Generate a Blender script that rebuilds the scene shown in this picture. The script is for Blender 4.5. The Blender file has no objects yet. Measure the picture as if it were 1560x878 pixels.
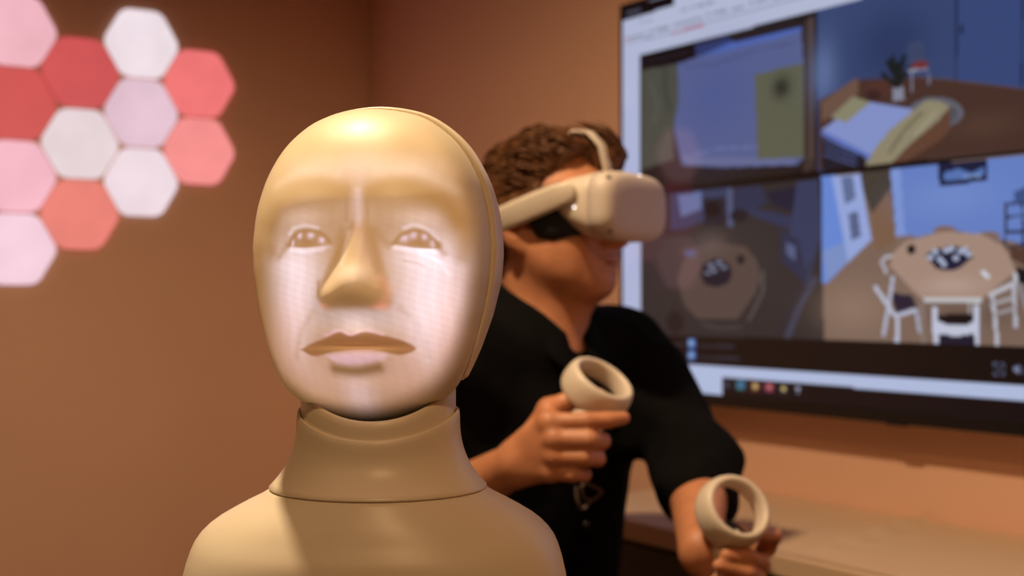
import bpy, bmesh, math, random
import numpy as np
from mathutils import Vector, Matrix

rng = np.random.default_rng(7)
random.seed(7)
PI = math.pi
SC = bpy.context.scene
COL = SC.collection

# ------------------------------------------------------------------ camera, world, exposure
CAMZ = 1.13                     # lens height over the floor
FPX = 2000.0                    # focal length in pixels of the 1560 px frame
cam_data = bpy.data.cameras.new('camera')
cam_data.sensor_width = 36.0
cam_data.lens = FPX / 1560.0 * 36.0
cam_data.clip_start = 0.02
cam_data.dof.use_dof = True
cam_data.dof.focus_distance = 0.885
cam_data.dof.aperture_fstop = 6.0
cam = bpy.data.objects.new('camera', cam_data)
COL.objects.link(cam)
cam.location = (0, 0, CAMZ)
cam.rotation_euler = (PI / 2 + math.atan(16.0 / FPX), 0, 0)
SC.camera = cam

world = bpy.data.worlds.new('world')
SC.world = world
world.use_nodes = True
world.node_tree.nodes['Background'].inputs[0].default_value = (0.02, 0.014, 0.01, 1)
world.node_tree.nodes['Background'].inputs[1].default_value = 0.3

SC.view_settings.view_transform = 'Standard'
SC.view_settings.look = 'None'
SC.view_settings.gamma = 1.0
SC.view_settings.use_curve_mapping = False
SC.view_settings.exposure = 0.0

LAMP_COLOR = (1.0, 0.76, 0.48)
# ceiling downlights, the second and third unseen and added as fill: (x, y, watts, cone degrees, colour)
DOWNLIGHTS = [(-0.40, 1.20, 128.0, 166, LAMP_COLOR), (0.10, -0.55, 44.0, 160, (1.0, 0.60, 0.29)), (-1.55, -0.20, 6.0, 160, (1.0, 0.60, 0.29))]

# ------------------------------------------------------------------ room frame
A = math.atan2(1316.0, FPX)
U2 = np.array([-math.sin(A), math.cos(A)])     # runs along the screen wall, away from the camera
N2 = np.array([math.cos(A), math.sin(A)])      # points from the camera to the screen wall
D_WALL = 1.94      # screen wall:   P.N2 = D_WALL
D_TV = 1.87        # glass of the television
D_HEX = 3.79       # wall with the light panels: P.U2 = D_HEX
S_MIN, T_MIN, CEIL = -2.6, -1.9, 2.62

def nu(s, t, z):
    """room coordinates (across, along, height) to world"""
    p = N2 * s + U2 * t
    return Vector((p[0], p[1], z))

def P(x, y, Y):
    """a point at depth Y on the sight line of photo position x, y"""
    return np.array([(x - 780.0) / FPX * Y, Y, CAMZ + (455.0 - y) / FPX * Y])

# ------------------------------------------------------------------ helpers
def link(o, parent=None):
    COL.objects.link(o)
    if parent is not None:
        o.parent = parent
    return o

def tag(o, label=None, cat=None, group=None, kind=None):
    if label: o['label'] = label
    if cat: o['category'] = cat
    if group: o['group'] = group
    if kind: o['kind'] = kind
    return o

def empty(name, loc=(0, 0, 0)):
    o = bpy.data.objects.new(name, None)
    o.empty_display_size = 0.05
    o.location = loc
    return link(o)

def mesh_np(name, V, F, mat, parent=None, smooth=True):
    """mesh object from numpy vertices and a list / array of faces"""
    me = bpy.data.meshes.new(name)
    V = np.asarray(V, dtype=np.float32)
    if isinstance(F, np.ndarray) and F.ndim == 2:
        n, k = F.shape
        me.vertices.add(len(V)); me.vertices.foreach_set('co', V.ravel())
        me.loops.add(n * k); me.loops.foreach_set('vertex_index', F.astype(np.int32).ravel())
        me.polygons.add(n)
        me.polygons.foreach_set('loop_start', np.arange(0, n * k, k, dtype=np.int32))
        me.update(calc_edges=True)
    else:
        me.from_pydata([tuple(map(float, v)) for v in V], [], [tuple(map(int, f)) for f in F])
        me.update()
    me.validate()
    if smooth:
        me.polygons.foreach_set('use_smooth', np.ones(len(me.polygons), dtype=bool))
    if mat: me.materials.append(mat)
    o = bpy.data.objects.new(name, me)
    if parent is not None:
        link(o)
        o.parent = parent
        o.matrix_parent_inverse = parent_inv(parent)
    else:
        link(o)
    return o

def parent_inv(p):
    m = Matrix.Identity(4)
    chain = []
    while p is not None:
        chain.append(p); p = p.parent
    for q in reversed(chain):
        m = m @ q.matrix_parent_inverse @ q.matrix_basis
    return m.inverted()

def bm_obj(name, bm, mat, parent=None, smooth=False):
    bmesh.ops.recalc_face_normals(bm, faces=bm.faces)
    me = bpy.data.meshes.new(name)
    bm.to_mesh(me); bm.free()
    if smooth:
        me.polygons.foreach_set('use_smooth', np.ones(len(me.polygons), dtype=bool))
    if mat: me.materials.append(mat)
    o = bpy.data.objects.new(name, me)
    link(o)
    if parent is not None:
        o.parent = parent
        o.matrix_parent_inverse = parent_inv(parent)
    return o

def box_bm(bm, c, ex, ey, ez, hx, hy, hz, bevel=0.0, seg=2):
    """box about c with unit axes ex, ey, ez and half sizes"""
    c, ex, ey, ez = Vector(c), Vector(ex), Vector(ey), Vector(ez)
    m = Matrix((ex * hx * 2, ey * hy * 2, ez * hz * 2)).transposed().to_4x4()
    m.translation = c
    r = bmesh.ops.create_cube(bm, size=1.0, matrix=m)
    if bevel > 0:
        es = set()
        for v in r['verts']:
            es.update(v.link_edges)
        bmesh.ops.bevel(bm, geom=list(es), offset=bevel, segments=seg, affect='EDGES', profile=0.5)

EX, EY, EZ = Vector((1, 0, 0)), Vector((0, 1, 0)), Vector((0, 0, 1))

def wbox(name, s0, s1, t0, t1, z0, z1, mat, parent=None, bevel=0.0):
    """box aligned with the room"""
    bm = bmesh.new()
    box_bm(bm, nu((s0 + s1) / 2, (t0 + t1) / 2, (z0 + z1) / 2), nu(1, 0, 0), nu(0, 1, 0), EZ,
           (s1 - s0) / 2, (t1 - t0) / 2, (z1 - z0) / 2, bevel)
    return bm_obj(name, bm, mat, parent)

def frame_from(axis):
    a = np.asarray(axis, float); a = a / np.linalg.norm(a)
    h = np.array([0, 0, 1.0]) if abs(a[2]) < 0.9 else np.array([1.0, 0, 0])
    x = np.cross(h, a); x /= np.linalg.norm(x)
    y = np.cross(a, x)
    return x, y, a

def lathe(name, c, axis, prof, mat, parent=None, n=40, xdir=None, ry=1.0, smooth=True):
    """revolve prof [(radius, height)] about an axis through c; ends are closed"""
    x, y, a = frame_from(axis)
    if xdir is not None:
        x = np.asarray(xdir, float); x = x - a * x.dot(a); x /= np.linalg.norm(x); y = np.cross(a, x)
    c = np.asarray(c, float)
    V, F = [], []
    for r, h in prof:
        for i in range(n):
            q = 2 * PI * i / n
            V.append(c + a * h + r * (x * math.cos(q) + y * math.sin(q) * ry))
    m = len(prof)
    for j in range(m - 1):
        for i in range(n):
            i2 = (i + 1) % n
            F.append((j * n + i, j * n + i2, (j + 1) * n + i2, (j + 1) * n + i))
    F.append(tuple(range(n - 1, -1, -1)))
    F.append(tuple((m - 1) * n + i for i in range(n)))
    return mesh_np(name, V, F, mat, parent, smooth)

def tube(pts, rad, n=6):
    """verts, faces of a tube along points"""
    pts = np.asarray(pts, float)
    m = len(pts)
    rad = np.broadcast_to(np.asarray(rad, float), (m,))
    tan = np.gradient(pts, axis=0)
    tan /= np.linalg.norm(tan, axis=1)[:, None] + 1e-12
    x, _, _ = frame_from(tan[0])
    V = []
    for i in range(m):
        x = x - tan[i] * x.dot(tan[i]); x /= np.linalg.norm(x)
        y = np.cross(tan[i], x)
        for k in range(n):
            q = 2 * PI * k / n
            V.append(pts[i] + rad[i] * (x * math.cos(q) + y * math.sin(q)))
    F = []
    for j in range(m - 1):
        for i in range(n):
            i2 = (i + 1) % n
            F.append((j * n + i, j * n + i2, (j + 1) * n + i2, (j + 1) * n + i))
    F.append(tuple(range(n - 1, -1, -1)))
    F.append(tuple((m - 1) * n + i for i in range(n)))
    return V, F

def tube_obj(name, pts, rad, mat, parent=None, n=10):
    V, F = tube(pts, rad, n)
    return mesh_np(name, V, F, mat, parent)

def srgb(*c):
    """0-255 display colour to linear"""
    c = np.asarray(c, float) / 255.0
    return tuple(np.where(c <= 0.04045, c / 12.92, ((c + 0.055) / 1.055) ** 2.4))

def material(name, color, rough=0.5, metal=0.0, noise=0.0, nscale=60.0, bump=0.0, bscale=200.0,
             spec=0.5, sss=0.0, emit=None, estr=0.0, coat=0.0, sheen=0.0):
    m = bpy.data.materials.new(name)
    m.use_nodes = True
    nt = m.node_tree
    b = nt.nodes['Principled BSDF']
    b.inputs['Base Color'].default_value = (*color, 1)
    b.inputs['Roughness'].default_value = rough
    b.inputs['Metallic'].default_value = metal
    b.inputs['Specular IOR Level'].default_value = spec
    if coat: b.inputs['Coat Weight'].default_value = coat
    if sheen:
        b.inputs['Sheen Weight'].default_value = sheen
    if sss:
        b.inputs['Subsurface Weight'].default_value = sss
        b.inputs['Subsurface Radius'].default_value = (0.012, 0.005, 0.003)
        b.inputs['Subsurface Scale'].default_value = 1.0
    if emit is not None:
        b.inputs['Emission Color'].default_value = (*emit, 1)
        b.inputs['Emission Strength'].default_value = estr
    tc = nt.nodes.new('ShaderNodeTexCoord')
    if noise > 0:
        n = nt.nodes.new('ShaderNodeTexNoise')
        n.inputs['Scale'].default_value = nscale
        n.inputs['Detail'].default_value = 4
        nt.links.new(tc.outputs['Object'], n.inputs['Vector'])
        r = nt.nodes.new('ShaderNodeValToRGB')
        r.color_ramp.elements[0].position = 0.25
        r.color_ramp.elements[1].position = 0.75
        r.color_ramp.elements[0].color = (*[max(0, c * (1 - noise)) for c in color], 1)
        r.color_ramp.elements[1].color = (*[min(1, c * (1 + noise)) for c in color], 1)
        nt.links.new(n.outputs['Fac'], r.inputs['Fac'])
        nt.links.new(r.outputs['Color'], b.inputs['Base Color'])
    if bump > 0:
        n = nt.nodes.new('ShaderNodeTexNoise')
        n.inputs['Scale'].default_value = bscale
        n.inputs['Detail'].default_value = 5
        nt.links.new(tc.outputs['Object'], n.inputs['Vector'])
        bp = nt.nodes.new('ShaderNodeBump')
        bp.inputs['Strength'].default_value = bump
        bp.inputs['Distance'].default_value = 0.002
        nt.links.new(n.outputs['Fac'], bp.inputs['Height'])
        nt.links.new(bp.outputs['Normal'], b.inputs['Normal'])
    return m

def attr_emission(m, attr, strength=1.0):
    nt = m.node_tree
    b = nt.nodes['Principled BSDF']
    a = nt.nodes.new('ShaderNodeAttribute')
    a.attribute_name = attr
    nt.links.new(a.outputs['Color'], b.inputs['Emission Color'])
    b.inputs['Emission Strength'].default_value = strength

def set_attr(o, name, rgb):
    """linear colour per vertex"""
    at = o.data.color_attributes.new(name, 'FLOAT_COLOR', 'POINT')
    buf = np.ones((len(o.data.vertices), 4), dtype=np.float32)
    buf[:, :3] = rgb
    at.data.foreach_set('color', buf.ravel())

def sstep(a, b, x):
    t = np.clip((x - a) / (b - a), 0, 1)
    return t * t * (3 - 2 * t)

def wavy(Pts, f, seed=0.0):
    """cheap smooth noise in -1..1 for numpy points"""
    x, y, z = Pts[..., 0] * f, Pts[..., 1] * f, Pts[..., 2] * f
    s = seed
    a = np.sin(x * 1.0 + 1.7 * np.sin(y * 0.8 + s) + s) + np.sin(y * 1.1 + 1.3 * np.sin(z * 0.9 + 2 * s) + 1.3 * s)
    b = np.sin(z * 0.9 + 1.5 * np.sin(x * 0.7 + 3 * s) + 2.1 * s)
    return (a + b) / 3.0

# ------------------------------------------------------------------ signed distance bodies, meshed by surface nets
def cone(a, ra, b, rb, k=0.008):
    a, b = np.asarray(a, float), np.asarray(b, float)
    def f(p):
        ba = b - a
        t = np.clip(((p - a) @ ba) / (ba @ ba + 1e-12), 0, 1)
        return np.linalg.norm(p - a - t[..., None] * ba, axis=-1) - (ra + (rb - ra) * t)
    return dict(f=f, op='u', k=k, c=(a + b) / 2, r=np.linalg.norm(b - a) / 2 + max(ra, rb))

def ell(c, rad, axes=None, k=0.012, op='u'):
    c, rad = np.asarray(c, float), np.asarray(rad, float)
    M = np.eye(3) if axes is None else np.array([np.asarray(v, float) for v in axes])
    def f(p):
        q = (p - c) @ M.T
        k0 = np.linalg.norm(q / rad, axis=-1)
        k1 = np.linalg.norm(q / (rad * rad), axis=-1)
        return k0 * (k0 - 1.0) / (k1 + 1e-9)
    return dict(f=f, op=op, k=k, c=c, r=rad.max())

def halfspace(c, n, k=0.004, op='i'):
    """keep the side the normal points away from"""
    c, n = np.asarray(c, float), np.asarray(n, float)
    n = n / np.linalg.norm(n)
    return dict(f=lambda p: (p - c) @ n, op=op, k=k, c=c, r=1e9)

def field(prims, p, bc=None, br=0.0, disp=None):
    d = np.full(p.shape[:-1], 1e3)
    for q in prims:
        if q['op'] == 'u':
            if bc is not None and np.linalg.norm(q['c'] - bc) - q['r'] - br > 0.09:
                continue
            e = q['f'](p); k = q['k']
            h = np.maximum(k - np.abs(d - e), 0) / k
            d = np.minimum(d, e) - h * h * k * 0.25
        elif q['op'] == 's':
            if bc is not None and np.linalg.norm(q['c'] - bc) - q['r'] - br > 0.09:
                continue
            e = -q['f'](p); k = q['k']
            h = np.maximum(k - np.abs(d - e), 0) / k
            d = np.maximum(d, e) + h * h * k * 0.25
        else:
            e = q['f'](p); k = q['k']
            h = np.maximum(k - np.abs(d - e), 0) / k
            d = np.maximum(d, e) + h * h * k * 0.25
    if disp is not None:
        d = d + disp(p)
    return d

def sdf_mesh(prims, h, disp=None, B=16):
    us = [q for q in prims if q['op'] == 'u']
    lo = np.min([q['c'] - q['r'] for q in us], axis=0) - 4 * h
    hi = np.max([q['c'] + q['r'] for q in us], axis=0) + 4 * h
    dims = np.ceil((hi - lo) / h).astype(int) + 2
    nb = np.ceil(dims / B).astype(int)
    S = nb * B + 2
    gi = np.stack(np.meshgrid(*[np.arange(n) for n in nb], indexing='ij'), -1).reshape(-1, 3)
    bc = lo + (gi * B + B / 2) * h
    dc = field(prims, bc, disp=None)
    br = B * h * 0.87
    keep = np.abs(dc) < br * 1.35 + 0.02
    off = np.stack(np.meshgrid(*[np.arange(B + 1)] * 3, indexing='ij'), -1)
    cell_ids, cell_pos, q_cells = [], [], []
    def gid(i):
        return (i[..., 0].astype(np.int64) * S[1] + i[..., 1]) * S[2] + i[..., 2]
    corners = [(a, b, c) for a in (0, 1) for b in (0, 1) for c in (0, 1)]
    edges = [(i, j) for i in range(8) for j in range(i + 1, 8)
             if sum(abs(corners[i][k] - corners[j][k]) for k in range(3)) == 1]
    for g, c in zip(gi[keep], bc[keep]):
        base = g * B
        pts = lo + (base + off) * h
        d = field(prims, pts, c, br, disp)
        if d.min() > 0 or d.max() < 0:
            continue
        cs = [d[a:B + a, b:B + b, e:B + e] for a, b, e in corners]
        neg = sum((x < 0).astype(int) for x in cs)
        act = np.argwhere((neg > 0) & (neg < 8))
        if len(act):
            acc = np.zeros((len(act), 3)); cnt = np.zeros(len(act))
            vals = np.stack([x[act[:, 0], act[:, 1], act[:, 2]] for x in cs], 1)
            for i, j in edges:
                vi, vj = vals[:, i], vals[:, j]
                m = (vi < 0) != (vj < 0)
                t = np.where(m, vi / np.where(m, vi - vj, 1), 0)
                pi, pj = np.array(corners[i]), np.array(corners[j])
                acc += m[:, None] * (pi + t[:, None] * (pj - pi)); cnt += m
            cell_ids.append(gid(act + base + 1))
            cell_pos.append(lo + (act + base + acc / cnt[:, None]) * h)
        for ax in range(3):
            sl0 = d[:B, :B, :B]
            sh = [0, 0, 0]; sh[ax] = 1
            sl1 = d[sh[0]:B + sh[0], sh[1]:B + sh[1], sh[2]:B + sh[2]]
            e = np.argwhere((sl0 < 0) != (sl1 < 0))
            if not len(e): continue
            flip = sl0[e[:, 0], e[:, 1], e[:, 2]] > 0
            b1, b2 = (ax + 1) % 3, (ax + 2) % 3
            quad = []
            for o1, o2 in ((0, 0), (1, 0), (1, 1), (0, 1)):
                i = e + base + 1
                i = i.copy(); i[:, b1] -= o1; i[:, b2] -= o2
                quad.append(gid(i))
            quad = np.stack(quad, 1)
            quad[flip] = quad[flip][:, ::-1]
            q_cells.append(quad)
    ids = np.concatenate(cell_ids); pos = np.concatenate(cell_pos)
    o = np.argsort(ids); ids, pos = ids[o], pos[o]
    Q = np.concatenate(q_cells)
    idx = np.searchsorted(ids, Q); idx = np.clip(idx, 0, len(ids) - 1)
    ok = (ids[idx] == Q).all(1)
    return pos, idx[ok][:, ::-1]

def smooth_mesh(V, F, n=1, lam=0.5):
    for _ in range(n):
        acc = np.zeros_like(V); cnt = np.zeros(len(V))
        for k in range(4):
            a, b = F[:, k], F[:, (k + 1) % 4]
            np.add.at(acc, a, V[b]); np.add.at(acc, b, V[a])
            np.add.at(cnt, a, 1); np.add.at(cnt, b, 1)
        V = V + lam * (acc / np.maximum(cnt, 1)[:, None] - V)
    return V

# ------------------------------------------------------------------ materials
M = {}
M['wall'] = material('painted_wall', (0.77, 0.45, 0.30), 0.75, noise=0.04, nscale=2.5, bump=0.15, bscale=350)
M['wall_dark'] = material('darkened_unseen_wall', (0.09, 0.055, 0.04), 0.75, noise=0.04, nscale=2.5, bump=0.15, bscale=350)  # colour darkened on the unseen walls to keep the screen's reflections dark
M['ceiling'] = material('ceiling_paint', (0.66, 0.50, 0.37), 0.8, bump=0.1)
M['floor'] = material('floor_covering', (0.20, 0.12, 0.075), 0.5, noise=0.2, nscale=7)
M['robot'] = material('robot_shell', (0.87, 0.76, 0.58), 0.38, noise=0.015, nscale=30, spec=0.5)
M['mask'] = material('robot_mask', (0.84, 0.73, 0.53), 0.42, noise=0.01, nscale=30, spec=0.4)
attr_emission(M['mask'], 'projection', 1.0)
M['gap'] = material('robot_seam', (0.30, 0.22, 0.13), 0.6)
M['mech'] = material('dark_mechanism', (0.03, 0.025, 0.02), 0.4, metal=0.6)
M['black_plastic'] = material('black_plastic', (0.008, 0.008, 0.010), 0.35, bump=0.05)
M['screen'] = material('screen_glass', (0.004, 0.004, 0.006), 0.04, spec=0.65, noise=0.01)
attr_emission(M['screen'], 'picture', 1.0)
M['skin'] = material('skin', (0.56, 0.225, 0.11), 0.48, noise=0.12, nscale=45, bump=0.25, bscale=400, sss=0.12)
M['hair'] = material('brown_hair', (0.105, 0.040, 0.014), 0.5, noise=0.45, nscale=90, spec=0.2)
M['shirt'] = material('black_shirt', (0.0042, 0.0038, 0.0038), 0.9, noise=0.25, nscale=25, bump=0.4, bscale=700, spec=0.08)
M['button'] = material('shirt_button', (0.02, 0.018, 0.018), 0.3)
M['trousers'] = material('dark_trousers', (0.012, 0.012, 0.015), 0.85, bump=0.4, bscale=600, spec=0.2)
M['shoe'] = material('shoe_leather', (0.02, 0.015, 0.012), 0.4)
M['emblem'] = material('pale_print', (0.28, 0.20, 0.17), 0.7, noise=0.1)
M['vr_white'] = material('matt_white_plastic', (0.74, 0.62, 0.50), 0.42, noise=0.02, nscale=80, bump=0.03)
M['vr_front'] = material('matt_white_cover', (0.66, 0.55, 0.47), 0.5, noise=0.02, nscale=80)
M['vr_grey'] = material('soft_grey_strap', (0.68, 0.57, 0.46), 0.8, bump=0.4, bscale=900)
M['foam'] = material('black_foam', (0.012, 0.012, 0.013), 0.9, bump=0.4, bscale=900)
M['lens_dark'] = material('camera_lens', (0.01, 0.01, 0.01), 0.1)
M['led'] = material('small_lamp', (0.8, 0.8, 0.8), 0.3, emit=(1.0, 0.93, 0.9), estr=2.5)
M['counter'] = material('white_worktop', (0.62, 0.42, 0.27), 0.5, noise=0.03, nscale=5)
M['cloth'] = material('pale_cover', (0.62, 0.42, 0.27), 0.7, noise=0.02, nscale=20, bump=0.1)
M['under_worktop'] = material('dark_under_worktop', (0.035, 0.022, 0.016), 0.6, noise=0.3, nscale=14)
M['table'] = material('table_laminate', (0.35, 0.24, 0.16), 0.5, noise=0.08, nscale=12)
M['steel'] = material('brushed_steel', (0.35, 0.33, 0.31), 0.35, metal=1.0)
M['panel_back'] = material('panel_housing', (0.75, 0.68, 0.62), 0.5, noise=0.02)
M['lamp_white'] = material('lamp_housing', (0.75, 0.70, 0.62), 0.5, noise=0.02)
M['lamp_glow'] = material('lamp_lens', (0.8, 0.7, 0.5), 0.4, emit=LAMP_COLOR, estr=6.0)

# ------------------------------------------------------------------ the room
TH = 0.12
tag(wbox('wall_right', D_WALL, D_WALL + TH, T_MIN - TH, D_HEX + TH, 0, CEIL, M['wall']), kind='structure')
tag(wbox('wall_back', S_MIN - TH, D_WALL, D_HEX, D_HEX + TH, 0, CEIL, M['wall']), kind='structure')
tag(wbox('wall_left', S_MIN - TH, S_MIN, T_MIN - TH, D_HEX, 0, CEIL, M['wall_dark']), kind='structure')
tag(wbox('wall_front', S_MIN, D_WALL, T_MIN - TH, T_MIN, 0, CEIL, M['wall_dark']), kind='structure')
tag(wbox('floor', S_MIN - TH, D_WALL + TH, T_MIN - TH, D_HEX + TH, -0.1, 0, M['floor']), kind='structure')
tag(wbox('ceiling', S_MIN - TH, D_WALL + TH, T_MIN - TH, D_HEX + TH, CEIL, CEIL + 0.1, M['ceiling']), kind='structure')

LAMP_LABELS = ['warm round ceiling downlight above the robot bust',
               'unseen warm ceiling downlight behind the camera, added as frontal fill',
               'unseen weak ceiling downlight over the open floor, added as fill']
for (x, y, w, cone_deg, lcol), lab in zip(DOWNLIGHTS, LAMP_LABELS):
    o = empty('ceiling_downlight', (x, y, CEIL))
    tag(o, lab, 'lamp', 'ceiling downlights')
    lathe('housing', (x, y, CEIL - 0.03), (0, 0, 1), [(0.0, 0.03), (0.06, 0.03), (0.062, 0.0), (0.05, -0.004), (0.046, 0.012), (0.0, 0.012)], M['lamp_white'], o, 32)
    lathe('lamp_lens', (x, y, CEIL - 0.028), (0, 0, 1), [(0.0, 0.006), (0.044, 0.006), (0.044, 0.003), (0.0, 0.001)], M['lamp_glow'], o, 32)
    ld = bpy.data.lights.new('downlight_lamp', 'SPOT')
    ld.energy = w; ld.color = lcol
    ld.spot_size = math.radians(cone_deg); ld.spot_blend = 0.5
    ld.shadow_soft_size = 0.04
    lo = bpy.data.objects.new('lamp', ld)
    link(lo)
    lo.parent = o
    lo.location = (0, 0, -0.05)

# ------------------------------------------------------------------ hexagonal light panels on the back wall
FLAT = 0.2 / 2            # half the flat-to-flat height
def hex_outline(R, corner=0.22, n=5):
    pts = []
    for i in range(6):
        a = np.array([math.cos(PI / 3 * i), math.sin(PI / 3 * i)]) * R
        b = np.array([math.cos(PI / 3 * (i - 1)), math.sin(PI / 3 * (i - 1))]) * R
        c = np.array([math.cos(PI / 3 * (i + 1)), math.sin(PI / 3 * (i + 1))]) * R
        p0, p2 = a + (b - a) * corner, a + (c - a) * corner
        for k in range(n + 1):
            t = k / n
            pts.append((1 - t) ** 2 * p0 + 2 * t * (1 - t) * a + t * t * p2)
    return pts

def hex_prism(name, s, z, R, d0, d1, mat, parent, inset=0.0):
    o1 = hex_outline(R)
    V = [nu(s + p[0], D_HEX - d0, z + p[1]) for p in o1]
    V += [nu(s + p[0], D_HEX - d1 + inset, z + p[1]) for p in o1]
    n = len(o1)
    F = [(i, (i + 1) % n, n + (i + 1) % n, n + i) for i in range(n)]
    F.append(tuple(range(n - 1, -1, -1)))
    if inset > 0:
        V += [nu(s + p[0] * 0.975, D_HEX - d1, z + p[1] * 0.975) for p in o1]
        F += [(n + i, n + (i + 1) % n, 2 * n + (i + 1) % n, 2 * n + i) for i in range(n)]
        F.append(tuple(range(2 * n, 3 * n)))
    else:
        F.append(tuple(range(n, 2 * n)))
    o = mesh_np(name, V, F, mat, parent, smooth=False)
    bm = bmesh.new(); bm.from_mesh(o.data)
    bmesh.ops.recalc_face_normals(bm, faces=bm.faces)
    bm.to_mesh(o.data); bm.free()
    return o

ROW = [0.742, 0.540, 0.338, 0.136]          # heights over the lens of columns 1, 3
ROW2 = [0.641, 0.439, 0.237]                # heights over the lens of columns 2, 4
SC0, DS = 0.848, 0.1748
HEX = [  # column, height, display colour, label
    (0, ROW[0], (240, 182, 195), 'pink hexagonal light panel, topmost of the column above the crimson panel'),
    (0, ROW[1], (206, 74, 78), 'crimson hexagonal light panel with pink panels directly above and below it'),
    (0, ROW[2], (242, 182, 198), 'pink hexagonal light panel directly below the crimson panel, touching a salmon one'),
    (0, ROW[3], (242, 206, 222), 'palest pink hexagonal light panel, lowest of the whole cluster on the wall'),
    (1, ROW2[0], (208, 76, 82), 'crimson red hexagonal light panel, directly above a white panel'),
    (1, ROW2[1], (232, 216, 222), 'greyish white hexagonal light panel between the crimson panel and the salmon panel'),
    (1, ROW2[2], (232, 122, 114), 'salmon orange hexagonal light panel below the greyish white panel'),
    (2, ROW[0], (240, 226, 234), 'bright white hexagonal light panel, topmost of the cluster, above the lilac one'),
    (2, ROW[1], (226, 194, 210), 'pale lilac hexagonal light panel between two white panels in one column'),
    (2, ROW[2], (238, 220, 230), 'white hexagonal light panel directly below the lilac panel'),
    (3, ROW2[0], (242, 116, 118), 'coral red hexagonal light panel at the outer edge, above the salmon pink one'),
    (3, ROW2[1], (246, 142, 142), 'salmon pink hexagonal light panel at the outer edge, below the coral one'),
    (-1, ROW2[2], (228, 130, 134), 'rose hexagonal light panel joining the outer column to the rest of the cluster'),
    (-2, ROW[1], (240, 160, 160), 'rose pink hexagonal light panel, topmost of the outer column of three'),
    (-2, ROW[2], (206, 74, 78), 'crimson hexagonal light panel in the middle of the outer column of three'),
    (-2, ROW[3], (240, 160, 160), 'rose pink hexagonal light panel, lowest of the outer column of three'),
]
for i, (c, z, colr, lab) in enumerate(HEX):
    s = SC0 + DS * c
    z = CAMZ + z
    o = empty('hexagon_light_panel', nu(s, D_HEX, z))
    tag(o, lab, 'light panel', 'hexagonal light panels on the wall')
    lin = srgb(*colr)
    m = bpy.data.materials.new('panel_diffuser')
    m.use_nodes = True
    nt = m.node_tree; b = nt.nodes['Principled BSDF']
    b.inputs['Base Color'].default_value = (0.22, 0.20, 0.20, 1)
    b.inputs['Roughness'].default_value = 0.5
    tcn = nt.nodes.new('ShaderNodeTexCoord')
    nz = nt.nodes.new('ShaderNodeTexNoise'); nz.inputs['Scale'].default_value = 9.0
    nt.links.new(tcn.outputs['Object'], nz.inputs['Vector'])
    rp = nt.nodes.new('ShaderNodeValToRGB')
    rp.color_ramp.elements[0].position = 0.3; rp.color_ramp.elements[1].position = 0.7
    rp.color_ramp.elements[0].color = (*[x * 0.93 for x in lin], 1)
    rp.color_ramp.elements[1].color = (*[min(1, x * 1.05) for x in lin], 1)
    nt.links.new(nz.outputs['Fac'], rp.inputs['Fac'])
    nt.links.new(rp.outputs['Color'], b.inputs['Emission Color'])
    b.inputs['Emission Strength'].default_value = 0.95
    R = FLAT / math.cos(PI / 6)
    hex_prism('housing', s, z, R * 0.955, 0.0, 0.006, M['panel_back'], o)
    hex_prism('diffuser', s, z, R * 0.985, 0.006, 0.013, m, o, inset=0.003)

# ------------------------------------------------------------------ television
def tv_st(x, y):
    """photo position on the glass -> (along, height over the lens)"""
    k = (x - 780.0) / FPX
    t = D_TV * (N2[0] - N2[1] * k) / (N2[1] + N2[0] * k)
    Y = N2[1] * D_TV + N2[0] * t
    return t, (455.0 - y) / FPX * Y

TV_T0 = tv_st(949, 300)[0]                 # edge of the picture nearest the corner
TV_ZT = tv_st(949, 12)[1]
TV_ZB = tv_st(1100, 602)[1]
TV_H = TV_ZT - TV_ZB
TV_T1 = TV_T0 - TV_H * 16 / 9
GW, GH = 560, 316
tt = np.linspace(TV_T0, TV_T1, GW)
zz = np.linspace(TV_ZT, TV_ZB, GH)
TT, ZZ = np.meshgrid(tt, zz)               # GH x GW
IMG = np.zeros((GH, GW, 3))

def inpoly(poly):
    """poly: (n,2) in (t,z)"""
    m = np.zeros(TT.shape, bool)
    n = len(poly)
    for i in range(n):
        x0, y0 = poly[i]; x1, y1 = poly[(i + 1) % n]
        if y0 == y1: continue
        c = ((y0 > ZZ) != (y1 > ZZ)) & (TT < (x1 - x0) * (ZZ - y0) / (y1 - y0) + x0)
        m ^= c
    return m

def crop4(p): return [(930 + x * 0.40385, y * 0.40385) for x, y in p]
def crop5(p): return [(930 + x * 0.47836, 240 + y * 0.47836) for x, y in p]
def crop6(p): return [(940 + x * 0.153846, y * 0.153846) for x, y in p]

def paint(pts, color, alpha=1.0):
    m = inpoly([tv_st(x, y) for x, y in pts])
    IMG[m] = IMG[m] * (1 - alpha) + np.array(srgb(*color)) * alpha

def line(pts, w, color, alpha=1.0):
    for (x0, y0), (x1, y1) in zip(pts[:-1], pts[1:]):
        L = math.hypot(x1 - x0, y1 - y0) + 1e-9
        nx, ny = -(y1 - y0) / L * w / 2, (x1 - x0) / L * w / 2
        paint([(x0 + nx, y0 + ny), (x1 + nx, y1 + ny), (x1 - nx, y1 - ny), (x0 - nx, y0 - ny)], color, alpha)

def disc(cx, cy, rx, ry, color, alpha=1.0, n=24):
    paint([(cx + rx * math.cos(2 * PI * i / n), cy + ry * math.sin(2 * PI * i / n)) for i in range(n)], color, alpha)

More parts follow.
